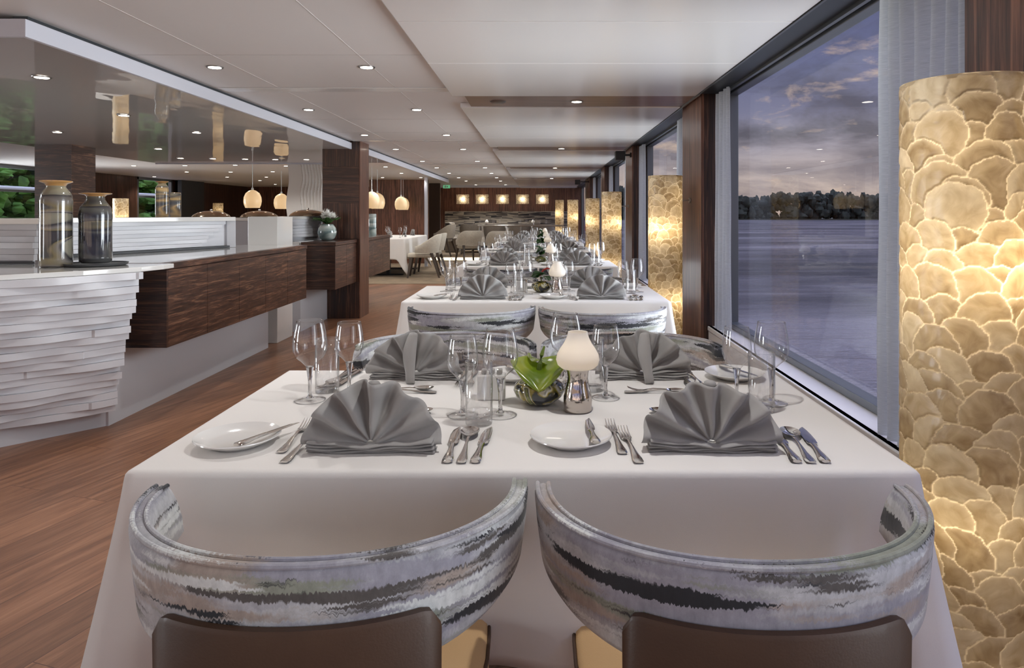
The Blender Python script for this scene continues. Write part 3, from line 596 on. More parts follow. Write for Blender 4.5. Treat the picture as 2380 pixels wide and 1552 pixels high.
for i, (x, y, z) in enumerate(lamps):
    LP.put((x, y, z), i * 1.3, 'glowing golden shell column lamp %s' % where[i], 'shell column lamps')
    for q, (zz, pw) in enumerate(((.22, .45), (.60, 1.3 if i else .5), (1.12, 1.9), (1.37, .3))): point((x + .03 * (-1) ** (q + i), y - .03, z + zz), P_LAMP * pw, .02, (1, .79, .52))
    if 0 < i < 4:
        rt = thing('lamp_bracket', 'thin steel rod tying the shell lamp %s to its pillar' % ['', 'by the second table', 'near the black speaker', 'at the fourth table'][i], 'bracket', (x + .12, y + .1, 1.33))
        MB().tube([(0, 0, 0), (1.125 - x - .12, 0, 0)], .006).build('rod', M['rail'], rt)
        MB().tube([(1.113 - x - .12, 0, 0), (1.124 - x - .12, 0, 0)], .02, 16).build('flange', M['rail'], rt)
# pendants over the side tables
def pendant():
    t = thing('pendant_lamp', '', 'pendant lamp')
    MB().lathe([(.115, 0), (.135, .05), (.145, .11), (.14, .18), (.11, .25), (.06, .29), (.02, .305), (.0, .307)], 36).build('lamp_shade', M['pend'], t, smooth=True)
    MB().lathe([(.0, .307), (.018, .307), (.016, .34), (0, .34)], 16).build('cap', M['pole'], t, smooth=True)
    MB().tube([(0, 0, .33), (0, 0, .78)], .005, 6).build('cord', M['pole'], t)
    return t
PD = Proto(pendant())
for i, (px, Y, wh) in enumerate([(587, 11.6, 'pearl pendant lamp hanging left of the wave relief column'), (654, 13.6, 'pearl pendant lamp hanging close beside the wave relief column'), (864, 12.4, 'pearl pendant lamp half hidden by the walnut pillar edge'), (877, 13.2, 'pearl pendant lamp just right of the walnut pillar'), (932, 15.9, 'pearl pendant lamp over the side dining table, in front of its pair'), (941, 16.9, 'pearl pendant lamp tucked behind the one over the side table')]):
    x = (px - VX) * Y / FPX; Y = min(Y, 16.7) if px == 941 else Y; PD.put((x, Y, 1.335), 0, wh, 'pearl pendant lamps'); point((x, Y, 1.335 + .12), P_PEND, .05)
# wall sconces
sc = thing('wall_sconce', '', 'wall lamp'); MB().add([(-.2, -.09, -.15), (.2, -.09, -.15), (.2, -.09, .15), (-.2, -.09, .15)], [(0, 1, 2, 3)]).build('shell_face', M['capiz_small'], sc); MB().box(-.12, .12, -.012, 0, -.09, .09).build('back_plate', M['porcelain'], sc)
SC = Proto(sc)
for i, px in enumerate((1076, 1121, 1168, 1214.5, 1260.5)):
    x = (px - VX) * 21.45 / FPX; SC.put((x, YB, 1.70), 0, 'glowing square shell sconce, %s in the row from the door end of the far wall' % ORD[i], 'shell wall sconces'); point((x, YB - .03, 1.70), 1.7, .015, (1, .82, .6))
# ceiling speakers on the pillars, exit sign, alarm, mirror
def speaker(x, y, z, label):
    t = thing('loudspeaker', label, 'speaker', (x, y, z))
    MB().box(-.06, .06, -.06, .06, -.065, .045).build('cabinet', M['black'], t, bevel=.008); MB().tube([(.06, 0, 0), (1.125 - x, 0, 0)], .011).tube([(1.112 - x, 0, 0), (1.125 - x, 0, 0)], .03).build('bracket', M['iron'], t)
speaker(.99, 8.45, 1.96, 'black loudspeaker bracketed high on the third walnut pillar'); speaker(.86, 15.62, 1.97, 'small black loudspeaker high up by the far pillar')
t = thing('exit_sign', 'small green emergency exit sign hanging near the door', 'sign', (-2.72, 19.9, 2.03)); MB().box(-.1, .1, -.01, .01, -.045, .045).build('sign_face', M['exit'], t)
MB().box(-.06, -.02, -.012, -.0101, -.03, .03).add([(.0, -.0115, .03), (.0, -.0115, -.03), (.05, -.0115, 0)], [(0, 1, 2)]).build('pictogram', M['white'], t)
MB().tube([(0, 0, .045), (0, 0, .06)], .008).build('hanger', M['alu'], t)
tag(MB().box(-.05, .05, -.04, 0, -.07, .07).build('fire_alarm_box', M['red'], loc=(1.09 - .02, 15.50, .92), bevel=.01), 'red fire alarm box beside the far shell lamp', 'alarm box')
t = thing('oval_mirror', 'tall oval mirror on the far wall behind the pendants', 'mirror', (-9.35 * 0 - 9.0 + .02, YB - .03, 1.42))
t.location = ((556 - VX) * 21.4 / FPX, YB - .001, 1.45)
MB().lathe([(0, 0), (.24, 0)], 40).build('glass', M['mirror_glass'], t); t.children[0].rotation_euler = (pi / 2, 0, 0); t.children[0].scale = (1, 1.75, 1); t.children[0].location = (0, -.03, 0)
f = MB().tube([(.25 * cos(2 * pi * k / 40), -.02, .43 * sin(2 * pi * k / 40)) for k in range(41)], .02, 8, False).build('frame', M['wood_v'], t, smooth=True)

# ================================================================== BUFFET
def strip_panel(mb, top, bot, z0, z1, rows, nrm, seed, amp=.016, n=46, t0=0.0, depth=.02):
    """stacked ledges of white board, each wandering in and out along its length"""
    rg = random.Random(seed); nx, ny = nrm
    for i in range(rows):
        za, zb = z0 + (z1 - z0) * i / rows, z0 + (z1 - z0) * (i + 1) / rows
        k = (i + .5) / rows; k = k ** 1.15
        ph, fr, st = rg.random() * 6.28, 2.2 + rg.random() * 3, rg.random() * 1.6 - .3
        sj = (rg.random() - .5) * .9 * amp * (rg.random() < .5); ph2, fr2 = rg.random() * 6.28, 6 + rg.random() * 5
        rings = []
        for j in range(n + 1):
            t = t0 + (1 - t0) * j / n
            pt, pb = top(t), bot(t); x = pb[0] + (pt[0] - pb[0]) * k; y = pb[1] + (pt[1] - pb[1]) * k
            d = amp * (.8 + .55 * sin(ph + fr * t) + .35 * sin(ph2 + fr2 * t)) + (sj if t > st else 0) * 1.0
            d = max(.001, d)
            fx, fy = x + nx * d, y + ny * d; bx, by = x - nx * depth, y - ny * depth
            rings.append([(fx, fy, za + .0015), (fx, fy, zb), (bx, by, zb), (bx, by, za + .0015)])
        mb.loft(rings)
def seg(a, b): return lambda t: (a[0] + (b[0] - a[0]) * t, a[1] + (b[1] - a[1]) * t)
bc = thing('buffet_counter', 'white buffet counter with rippled strip front and overhanging pale top', 'counter', (0, 0, 0))
def ctop(t): return (-2.59 + .385 * t - .06 * (t - 1) * t, 3.275 + .50 * t + .06 * (t - 1) * t)
def cbot(t): return (-2.83 + .375 * t - .07 * (t - 1) * t, 3.56 + .365 * t + .05 * (t - 1) * t)
mb = MB(); strip_panel(mb, ctop, cbot, .105, .908, 21, (.79, -.61), 5, .032, 90, -.75, .05)
mb.build('strip_front', M['strip'], bc, smooth=True, angle=35)
MB().prism([(-3.55, 3.05), (-2.84, 3.59), (-2.515, 3.955), (-2.515, 4.06), (-3.3, 4.06)], 0, .12).build('plinth', M['white'], bc)
MB().prism([(-3.45, 2.45), (-2.95, 2.86), (-2.59, 3.262), (-2.36, 3.53), (-2.2, 3.77), (-2.165, 3.93), (-2.17, 4.05), (-2.262, 4.06), (-2.262, 6.5), (-3.9, 6.5), (-3.9, 3.2)], .909, .9345).build('worktop', M['gloss_white'], bc, bevel=.003)
MB().prism([(-3.5, 3.2), (-3.0, 3.4), (-2.63, 3.95), (-3.5, 3.95)], .1, .905).build('core', M['white'], bc)
def cabinet(name, label, y0, y1, x, doors, z0=.433, z1=.935):
    t = thing(name, label, 'cabinet', (0, 0, 0))
    MB().box(x - .36, x - .022, y0 + .002, y1, z0, z1 - .028).build('body', M['wood_h_dark'], t)
    MB().box(x - .36, x, y0, y0 + .018, z0 - .001, z1 - .04).build('end_panel', M['wood_h_dark'], t, bevel=.001)
    MB().box(x - .05, x + .006, y0 - .004, y1 + .006, z1 - .036, z1 + .0005).box(x - .36, x - .05, y0 - .004, y0 + .02, z1 - .036, z1 + .0005).build('top_edge', M['wood_h'], t, bevel=.0015)
    w = (y1 - y0 - .018) / doors
    for i in range(doors): MB().box(x - .02, x, y0 + .018 + w * i + .0015, y0 + .018 + w * (i + 1) - .0015, z0 - .001, z1 - .041).build('door', M['wood_h'], t, bevel=.001)
    return t
c1 = cabinet('wall_hung_cabinet', 'long striped walnut cabinet overhanging the white plinth beside the strip counter', 4.06, 6.49, -2.22, 5)
MB().box(-3.0, -2.5, 3.955, 6.28, 0, .432).build('plinth', M['white'], c1)
c2 = cabinet('wall_hung_cabinet', 'walnut cabinet carrying the flower bowl before the pillar', 7.2, 8.03, -2.16, 2, z1=.932)
MB().box(-2.9, -2.5, 7.13, 8.02, 0, .432).build('plinth', M['white'], c2); MB().box(-2.52, -2.205, 7.22, 8.03, .90, .932).build('top_board', M['wood_h_dark'], c2)
c3 = cabinet('wall_hung_cabinet', 'walnut cabinet past the pillar next to the side dining table', 8.46, 9.83, -2.16, 3, z1=.932)
MB().box(-3.0, -2.74, 8.47, 9.7, 0, .432).build('plinth', M['white'], c3); MB().box(-2.52, -2.205, 8.48, 9.83, .90, .932).build('top_board', M['gloss_white'], c3)
mb = MB(); strip_panel(mb, seg((-2.9, 9.72), (-2.42, 9.72)), seg((-2.9, 9.72), (-2.47, 9.72)), .05, .43, 10, (0, -1), 8, .004, 6); mb.build('strip_end', M['strip'], c3)
# raised strip screen with its ledge, standing on the worktop
bs = thing('buffet_screen', 'raised white strip screen with flat ledge behind the tall vases', 'screen', (0, 0, 0))
mb = MB(); strip_panel(mb, seg((-3.7, 3.99), (-2.93, 3.99)), seg((-3.7, 4.0), (-2.96, 4.0)), .955, 1.168, 6, (0, -1), 21, .018, 40)
strip_panel(mb, seg((-3.26, 4.5), (-2.76, 6.02)), seg((-3.26, 4.5), (-2.86, 5.72)), .955, 1.168, 7, (.95, -.31), 22, .018, 50); mb.build('strip_front', M['strip'], bs)
MB().box(-3.7, -2.98, 4.01, 4.03, .937, 1.168).prism([(-3.30, 4.5), (-3.28, 4.49), (-2.775, 6.04), (-2.80, 6.05)], .937, 1.168).build('backing', M['white'], bs)
MB().prism([(-3.9, 3.95), (-2.90, 3.95), (-2.90, 4.2), (-3.205, 4.48), (-2.70, 6.06), (-2.98, 6.15), (-3.6, 4.6), (-3.9, 4.5)], 1.168, 1.203).build('ledge', M['gloss_white'], bs, bevel=.003)
MB().prism([(-2.76, 6.02), (-2.70, 6.06), (-2.98, 6.15), (-3.0, 6.1)], .936, 1.168).build('end_board', M['white'], bs)
MB().box(-3.7, -2.96, 3.985, 4.0, .936, .95).prism([(-3.285, 4.49), (-3.225, 4.46), (-2.725, 6.0), (-2.785, 6.03)], .936, .953).build('dark_gap_strip', M['black'], bs)  # black strips paint in the shaded gap under the screen
tag(MB().box(-2.78, -2.50, 6.5, 6.9, 0, 1.203).build('buffet_post_box', M['gloss_white'], bevel=.003), 'plain glossy white box column between the two strip screens', 'counter end')
b2 = thing('buffet_screen', 'shorter white strip screen beside the flower bowl', 'screen', (0, 0, 0))
mb = MB(); strip_panel(mb, seg((-3.0, 7.5), (-2.64, 8.5)), seg((-3.0, 7.5), (-2.64, 8.5)), .96, 1.17, 6, (.94, -.34), 31, .016, 30); mb.build('strip_front', M['strip'], b2)
MB().prism([(-3.04, 7.5), (-3.02, 7.49), (-2.66, 8.5), (-2.68, 8.51)], .3, 1.17).build('backing', M['white'], b2); MB().prism([(-2.99, 7.45), (-2.58, 8.55), (-2.9, 8.65), (-3.2, 7.55)], 1.17, 1.203).build('ledge', M['gloss_white'], b2, bevel=.003)
MB().prism([(-2.6, 7.2), (-2.54, 7.2), (-2.54, 8.0), (-2.62, 8.5), (-3.0, 7.5)], .90, .936).build('side_shelf', M['gloss_white'], b2)
bk = thing('buffet_back_counter', 'low white serving counter behind the strip screens', 'counter', (0, 0, 0))
MB().box(-6.6, -3.25, 7.95, 8.8, 0, 1.15).build('body', M['white'], bk); MB().box(-6.65, -3.22, 7.92, 8.85, 1.15, 1.188).build('worktop', M['gloss_white'], bk, bevel=.003)
def vase(name, prof, m, label, loc, cat='vase', rim=None, scale=1, rz=0):
    t = thing(name, label, cat, loc, rz); t.scale = (scale,) * 3
    MB().lathe(prof, 40).build('body', m, t, smooth=True, angle=60)
    if rim: MB().lathe(rim, 40).build('rim', M['amber'], t, smooth=True, angle=60)
    return t
M['amber'] = simple('amber_glass_rim', (196, 150, 92), .1, coat=.8)
PA = [(0, 0), (.070, 0), (.078, .008), (.080, .05), (.079, .30), (.080, .365), (.074, .40), (.058, .425), (.048, .438), (.046, .45)]
RA = [(.046, .449), (.055, .462), (.078, .470), (.080, .475), (.074, .478), (.045, .470), (.038, .45)]
vase('glass_vase', PA, M['vase_a'], 'taller olive glass vase with wavy dark bands and flared rim on the buffet', (-2.693, 3.80, .935), rim=RA, rz=.4)
PB = [(0, 0), (.072, 0), (.080, .008), (.083, .03), (.082, .22), (.084, .27), (.076, .315), (.054, .345), (.046, .36), (.046, .378)]
RB = [(.046, .377), (.055, .386), (.080, .391), (.082, .395), (.074, .397), (.045, .391), (.038, .378)]
vase('glass_vase', PB, M['vase_b'], 'shorter dark slate glass vase standing on the round tray', (-2.535, 3.895, .951), rim=RB, rz=1.0)
tag(MB().lathe([(0, 0), (.145, 0), (.158, .004), (.162, .016), (.157, .016), (.152, .008), (0, .006)], 48).build('serving_tray', M['tray'], loc=(-2.53, 3.89, .9355), smooth=True), 'dark round tray under the shorter slate vase', 'tray')
vase('glass_vase', PA, M['vase_c'], 'amber topped dark vase standing far behind the buffet screen', (-4.66, 8.42, 1.189), rim=RA, scale=.93)
vase('cylinder_vase', [(0, 0), (.056, 0), (.062, .01), (.062, .29), (.055, .30), (.03, .302), (0, .30)], M['vase_c'], 'straight amber banded cylinder vase on the back counter', (-4.43, 8.3, 1.189))
dm = thing('cloche_dome', '', 'food dome'); MB().lathe([(.215, 0), (.218, .006), (.20, .03), (.15, .058), (.08, .075), (0, .08)], 40).build('lid', M['dome'], dm, smooth=True); MB().lathe([(0, .078), (.008, .08), (.012, .092), (.01, .1), (0, .102)], 16).build('knob', M['steel'], dm, smooth=True)
DM = Proto(dm)
for i, (px, Y, lb) in enumerate(((491, 8.28, 'polished copper food dome right of the cylinder vase'), (603, 8.3, 'polished copper food dome below the pendants'), (716, 8.25, 'polished copper food dome below the wave column'))):
    DM.put(((px - VX) * Y / FPX, Y, 1.189 if i < 2 else 1.204), 0, lb, 'food domes')
DM.root['group'] = 'food domes'
sl = M  # flower bowl
fb = thing('flower_bowl', 'round sea-green glass bowl of white flowers and fern on the walnut cabinet', 'flower bowl', (-2.405, 7.72, .9325))
MB().lathe([(0, 0), (.05, 0), (.08, .02), (.10, .06), (.105, .095), (.095, .14), (.072, .172), (.066, .182), (.062, .18), (.068, .168)], 40).build('bowl', M['bowl_sea'], fb, smooth=True)
rg = random.Random(4)
def chrysanth(mb, c, r, rg, n=120):
    for _ in range(n):
        th = rg.random() * 2 * pi; ph = rg.random() ** .8 * 1.9; d = Vector((sin(ph) * cos(th), sin(ph) * sin(th), cos(ph))); s = d.cross(Vector((0, 0, 1)) if abs(d.z) < .9 else Vector((1, 0, 0))).normalized(); u = d.cross(s)
        L_ = r * (.8 + .3 * rg.random()); w = r * .10; p = Vector(c); b = p + d * r * .15; mid = p + d * L_ * .65 + u * w * .5; e = p + d * L_ + Vector((0, 0, .1 * r))
        mb.add([b - s * w * .5, b + s * w * .5, mid + s * w, e, mid - s * w], [(0, 1, 2, 4), (4, 2, 3)])
for c, r in (((0.0, -.03, .27), .085), ((.05, .03, .25), .07), ((-.05, .04, .24), .06)):
    mb = MB(); chrysanth(mb, c, r, rg); mb.build('flower', M['petal'], fb, fixn=False)
def frond(mb, base, dirv, Ln, rg, w=.035, n=9):
    d = Vector(dirv).normalized(); s = d.cross(Vector((0, 0, 1))).normalized(); pts = []
    for k in range(n + 1):
        q = k / n; p = Vector(base) + d * Ln * q + Vector((0, 0, -.35 * Ln * q * q)); pts.append(p)
        if k:
            ww = w * (1 - .75 * q) * 1.3
            for sg in (-1, 1):
                e = p + s * sg * ww + d * ww * .7; mb.add([p, p + d * .012 + s * sg * ww * .5 + Vector((0, 0, .004)), e, p - d * .01 + s * sg * ww * .45], [(0, 1, 2, 3)])
    mb.tube(pts, .0015, 5)
mb = MB()
for k in range(16):
    a = k * 2 * pi / 16 + rg.random() * .3; frond(mb, (0, 0, .18), (cos(a), sin(a), .55 + .5 * rg.random()), .17 + .05 * rg.random(), rg)
mb.build('fern_leaves', M['green_fern'], fb, fixn=False)
vase('square_vase', [(0, 0), (.05, 0), (.055, .01), (.055, .29), (.05, .30), (0, .30)], M['bowl_sea'], 'sea-green banded vase standing past the pillar on the walnut cabinet', (-2.36, 9.62, .933))

# ================================================================== TABLEWARE
def wine_glass(H, rb, rt, rf, zs, label):
    t = thing('wine_glass', label, 'wine glass')
    hb = H - zs
    prof = [(.004, zs), (.011, zs + .006), (.022, zs + .018), (rb * .84, zs + hb * .24), (rb * .97, zs + hb * .36), (rb, zs + hb * .46), (rb * .985, zs + hb * .58), (rb * .93, zs + hb * .75), (rt * 1.04, zs + hb * .92), (rt, H)]
    MB().lathe(prof + [(rt - .0012, H + .0004), (rt - .0016, H - .002)], 32).build('bowl', M['glass_thin'], t, smooth=True, angle=180)
    MB().lathe([(0, zs + .004), (.010, zs + .004), (.0075, zs - .010), (.0048, zs - .03), (.0042, .025), (.006, .012), (.010, .0075), (0, .0074)], 24).build('stem', M['glass'], t, smooth=True, angle=60)
    MB().lathe([(.010, .0075), (.016, .005), (rf * .7, .003), (rf, .0018), (rf * .99, .0004), (rf * .9, .0004)], 32).build('foot', M['glass_foot'], t, smooth=True, angle=180)
    return t
def tumbler(H=.142, r=.0315):
    t = thing('water_tumbler', '', 'tumbler')
    MB().lathe([(r * .98, .010), (r, .04), (r, H), (r - .0015, H + .0003), (r - .0022, H - .004), (r - .0025, .03), (r * .9, .016), (0, .014)], 32).build('wall', M['glass_thin'], t, smooth=True, angle=180)
    MB().lathe([(0, .0004), (r * .95, .0004), (r * .98, .004), (r * .97, .012), (0, .0125)], 28).build('base', M['glass_foot'], t, smooth=True, angle=60)
    return t
def plate(r=.085):
    t = bpy.data.objects.new; mb = MB().lathe([(0, .003), (r * .52, .003), (r * .56, .0005), (r * .6, .0005), (r * .7, .006), (r * .92, .014), (r, .0185), (r * .995, .0205), (r * .93, .017), (r * .74, .0095), (r * .62, .0075), (0, .007)], 56)
    return tag(mb.build('side_plate', M['porcelain'], smooth=True, angle=60), '', 'side plate')
def fork(L=.195):
    s = L / .195; mb = MB()
    hs = [(0, 0, .0035, .0075, .0016), (0, .004, .0035, .0098, .0019), (0, .02, .0035, .0100, .0019), (0, .05, .0045, .0065, .0017), (0, .085, .0075, .0034, .0016), (0, .115, .0085, .0028, .0016), (0, .128, .0070, .0050, .0014), (0, .136, .0050, .0100, .0012), (0, .146, .0035, .0115, .0011)]
    mb.ribbon([(x * s, y * s, z, w * s, t) for (x, y, z, w, t) in hs])
    for k in range(4):
        x = (-.0093 + .0062 * k) * s
        mb.ribbon([(x, .143 * s, .0036, .0020 * s, .0010), (x, .16 * s, .0040, .0017 * s, .0009), (x, .18 * s, .0080, .0014 * s, .0008), (x * 1.02, .196 * s, .0135, .0006, .0005)], 6)
    return tag(mb.build('table_fork', M['steel'], smooth=True, angle=50), '', 'fork')
def knife(L=.215, name='table_knife', blade_w=.0115):
    t = thing(name, '', 'knife'); s = L / .215; h = L * .47
    hs = [(0, 0, .0045, .0075, .0030), (0, .004 * s, .0045, .0105, .0040), (0, .02 * s, .0045, .0105, .0042), (0, h * .5, .0048, .0070, .0036), (0, h * .8, .0050, .0050, .0030), (0, h, .0048, .0062, .0026)]
    MB().ribbon(hs).build('handle', M['steel'], t, smooth=True, angle=50)
    b = blade_w; st = [(.0, h - .001, .0048, .0060, .0010), (.0010, h + .004, .0048, b * .92, .0010), (.0016, h + .03 * s, .0046, b, .0010), (.0014, h + (L - h) * .55, .0042, b * .95, .0009), (.0022, h + (L - h) * .8, .0040, b * .72, .0008), (.0046, L - .006, .0038, b * .34, .0006), (.0062, L, .0038, .0008, .0004)]
    MB().ribbon(st, 8).build('blade', M['steel'], t, smooth=True, angle=50)
    return t
def spoon(L=.20):
    mb = MB(); s = L / .2
    mb.ribbon([(x * s, y * s, z, w * s, t) for (x, y, z, w, t) in [(0, 0, .0035, .0075, .0016), (0, .004, .0035, .0098, .0019), (0, .02, .0035, .0100, .0019), (0, .05, .0045, .0062, .0017), (0, .09, .0080, .0032, .0016), (0, .12, .0095, .0030, .0016), (0, .137, .0085, .0048, .0013)]])
    def fn(u, v):
        a = 2 * pi * u; r = v; ex = .0205 * (1 + .10 * sin(a)); return (ex * r * cos(a) * s, (.166 + .033 * r * sin(a)) * s, .0030 + .0075 * r ** 2.2)
    mb.grid(fn, 32, 8, cu=True)
    def fn2(u, v):
        a = 2 * pi * u; r = v; ex = .0198 * (1 + .10 * sin(a)); return (ex * r * cos(a) * s, (.166 + .032 * r * sin(a)) * s, .0014 + .0084 * r ** 2.2)
    mb.grid(fn2, 32, 8, cu=True)
    return tag(mb.build('soup_spoon', M['steel'], smooth=True, angle=70), '', 'spoon')
def napkin(seed=0, R=.146, n=6.5):
    """pleated fan standing on its folded edge; the back prop is a rolled tongue"""
    rg = random.Random(seed); mb = MB(); ph = rg.random() * 1.2
    nt, nr = 150, 16
    offs = [rg.random() * .9 + .6 for _ in range(12)]
    def fn(u, v):
        th = pi * (1 - u); r = .012 + (R - .012) * v
        q = u * n + ph / pi; k = int(q) % 12; a = .026 * offs[k] * v ** .85 * (sin(pi * u) ** .35 + .12)
        s = sin(2 * pi * q)
        s = math.copysign(abs(s) ** .75, s)
        ex = 1.05 - .06 * sin(th); rr = r * ex
        x = rr * cos(th) * 1.02; z = .016 + rr * sin(th) * (.93 + .03 * sin(3 * th + seed))
        y = -a * s + .010 * v + .10 * max(0, z - .02) * .55 + .004 * sin(5 * u + 9 * v)
        return (x, y, z)
    mb.grid(fn, nt, nr)
    for i in range(4):
        zz = .003 + .0046 * i; rings = []
        for k in range(33):
            x = -.142 + .284 * k / 32; w = .020 + .004 * sin(x * 31 + i * 2 + seed); mid = 1 - min(1, abs(x) / .03)
            zw = zz + .004 * abs(x) / .14 * i * .8 + .0016 * sin(x * 60 + i + seed)
            rings.append([(x * (1 - .01 * i), .012 - .004 * i + w * cos(2 * pi * j / 10), max(.001, zw + .0024 * sin(2 * pi * j / 10))) for j in range(10)])
        mb.loft(rings)
    rings = []
    for k in range(13):
        q = k / 12; y = .026 + .058 * q ** .9; z = .142 * (1 - q) ** .85 + .004; w = .012 + .006 * sin(pi * min(1, q * 1.2)); 
        rings.append([(.006 * sin(4 * q) + w * cos(2 * pi * j / 10) * 1.15, y + .5 * w * sin(2 * pi * j / 10), max(.0008, z + w * .55 * sin(2 * pi * j / 10))) for j in range(10)])
    mb.loft(rings)
    o = mb.build('fan_napkin', M['napkin'], smooth=True, angle=180, fixn=False)
    md = o.modifiers.new('cloth', 'SOLIDIFY'); md.thickness = .0016; md.offset = 0
    return tag(o, '', 'napkin')
def candle_lamp():
    t = thing('candle_lamp', '', 'table lamp')
    MB().lathe([(0, .0003), (.032, .0003), (.0345, .004), (.033, .008), (.0335, .012), (.0345, .022), (.034, .036), (.030, .052), (.0262, .066), (.0245, .08), (.026, .094), (.0285, .102), (.024, .102)], 40).build('base', M['silver'], t, smooth=True, angle=60)
    MB().lathe([(.0285, .102), (.040, .1045), (.049, .112), (.0525, .124), (.0505, .136), (.043, .150), (.034, .163), (.0275, .176), (.0245, .186), (.0238, .191), (.0225, .190)], 40).build('lamp_shade', M['frost'], t, smooth=True)
    MB().lathe([(0, .104), (.019, .104), (.019, .113), (0, .113)], 20).build('candle', M['flame_wax'], t, smooth=True, angle=50)
    MB().lathe([(0, .115), (.004, .119), (.0045, .124), (.003, .131), (0, .138)], 10).build('flame', M['flame'], t, smooth=True)
    return t
def posy(kind):
    t = thing('flower_vase', '', 'flower vase')
    MB().lathe([(0, .0003), (.022, .0003), (.042, .008), (.058, .022), (.0645, .036), (.060, .050), (.048, .060), (.036, .064), (.034, .062), (.044, .056)], 40).build('bowl', M['bowl_mix'], t, smooth=True, angle=60)
    def leaf(mb, L, Wd, cup, tilt, az, base, roll=.0, droop=.25):
        def fn(u, v):
            y = u; s = (v - .5) * 2
            wd = Wd * (sin(pi * min(1, y * .93 + .07)) ** .6) * (1 - .35 * y)
            x = s * wd; yy = -L * .22 * (1 - y) * abs(s) * 0 + L * (y - .25 - .10 * (1 - y) * (abs(s) ** 2) * 2)
            z = cup * (s * s) * wd + .0035 * sin(9 * abs(s) + 10 * y) * abs(s) - droop * L * max(0, y - .35) ** 2 * 2
            p = Vector((x, yy, z)); p = Matrix.Rotation(roll, 3, 'Y') @ p; p = Matrix.Rotation(tilt, 3, 'X') @ p; p = Matrix.Rotation(az, 3, 'Z') @ p
            return p + Vector(base)
        mb.grid(fn, 22, 25)
    if kind == 0:
        mb = MB(); leaf(mb, .098, .084, .25, radians(-16), pi, (.0, -.004, .092), 0, .30); leaf(mb, .09, .05, .3, radians(10), .5, (.012, .03, .10), .2, .4); mb.build('spathe', M['spathe'], t, smooth=True, angle=180, fixn=False)
        MB().tube([(.0, -.012, .085), (.002, -.016, .105), (.006, -.014, .125), (.013, -.008, .146)], [.006, .0062, .0055, .0025], 10).build('spadix', M['stalk'], t, smooth=True)
    else:
        mb = MB()
        for k in range(2 if kind == 1 else 4): leaf(mb, .10 - .012 * (k % 2), .042, .5, radians(20 + 12 * k), (.5, -2.2, 2.3, -.6)[k], (.02 * (-1) ** k, -.012 + .01 * k, .085 + .014 * k), .35 * (-1) ** k, .3)
        mb.build('leaf', M['leaf_dark'], t, smooth=True, angle=180, fixn=False)
        if kind == 1: MB().tube([(-.01, 0, .10), (.01, 0, .135), (.035, .0, .146), (.055, 0, .142)], [.005, .006, .006, .003], 10).build('spadix', M['spadix_red'], t, smooth=True)
        else:
            mb = MB(); rg2 = random.Random(kind)
            for c in ((.0, 0, .16), (.025, .01, .145), (-.025, .0, .15)): chrysanth(mb, c, .026, rg2, 40)
            mb.build('flower', M['petal'], t, fixn=False)
    MB().tube([(0, 0, .03), (.002, -.004, .06), (0, -.01, .095)], .003, 6).build('stem', M['stalk'], t)
    return t
def sugar_box():
    t = thing('sachet_holder', '', 'sachet holder'); MB().box(-.036, .036, -.022, .022, 0, .064).build('box', M['porcelain'], t, bevel=.004)
    for k in range(3): MB().box(-.026 + .02 * k, -.012 + .02 * k, -.012, .012, .064, .076).build('sachet', M['napkin'], t, bevel=.003)
    return t
BIG = Proto(wine_glass(.205, .0425, .0335, .0395, .083, '')); SMALL = Proto(wine_glass(.190, .0370, .0300, .037, .080, ''))
TUM = Proto(tumbler()); PLT = Proto(plate()); FRK = Proto(fork()); KNF = Proto(knife()); SPN = Proto(spoon())
BTK = Proto(knife(.165, 'butter_knife', .0085)); DFK = Proto(fork(.165)); DSP = Proto(spoon(.165))
NAP = [Proto(napkin(s, n=nn)) for s, nn in ((1, 6.5), (2, 5.6), (3, 6.1))]; CAN = Proto(candle_lamp()); SUG = Proto(sugar_box())

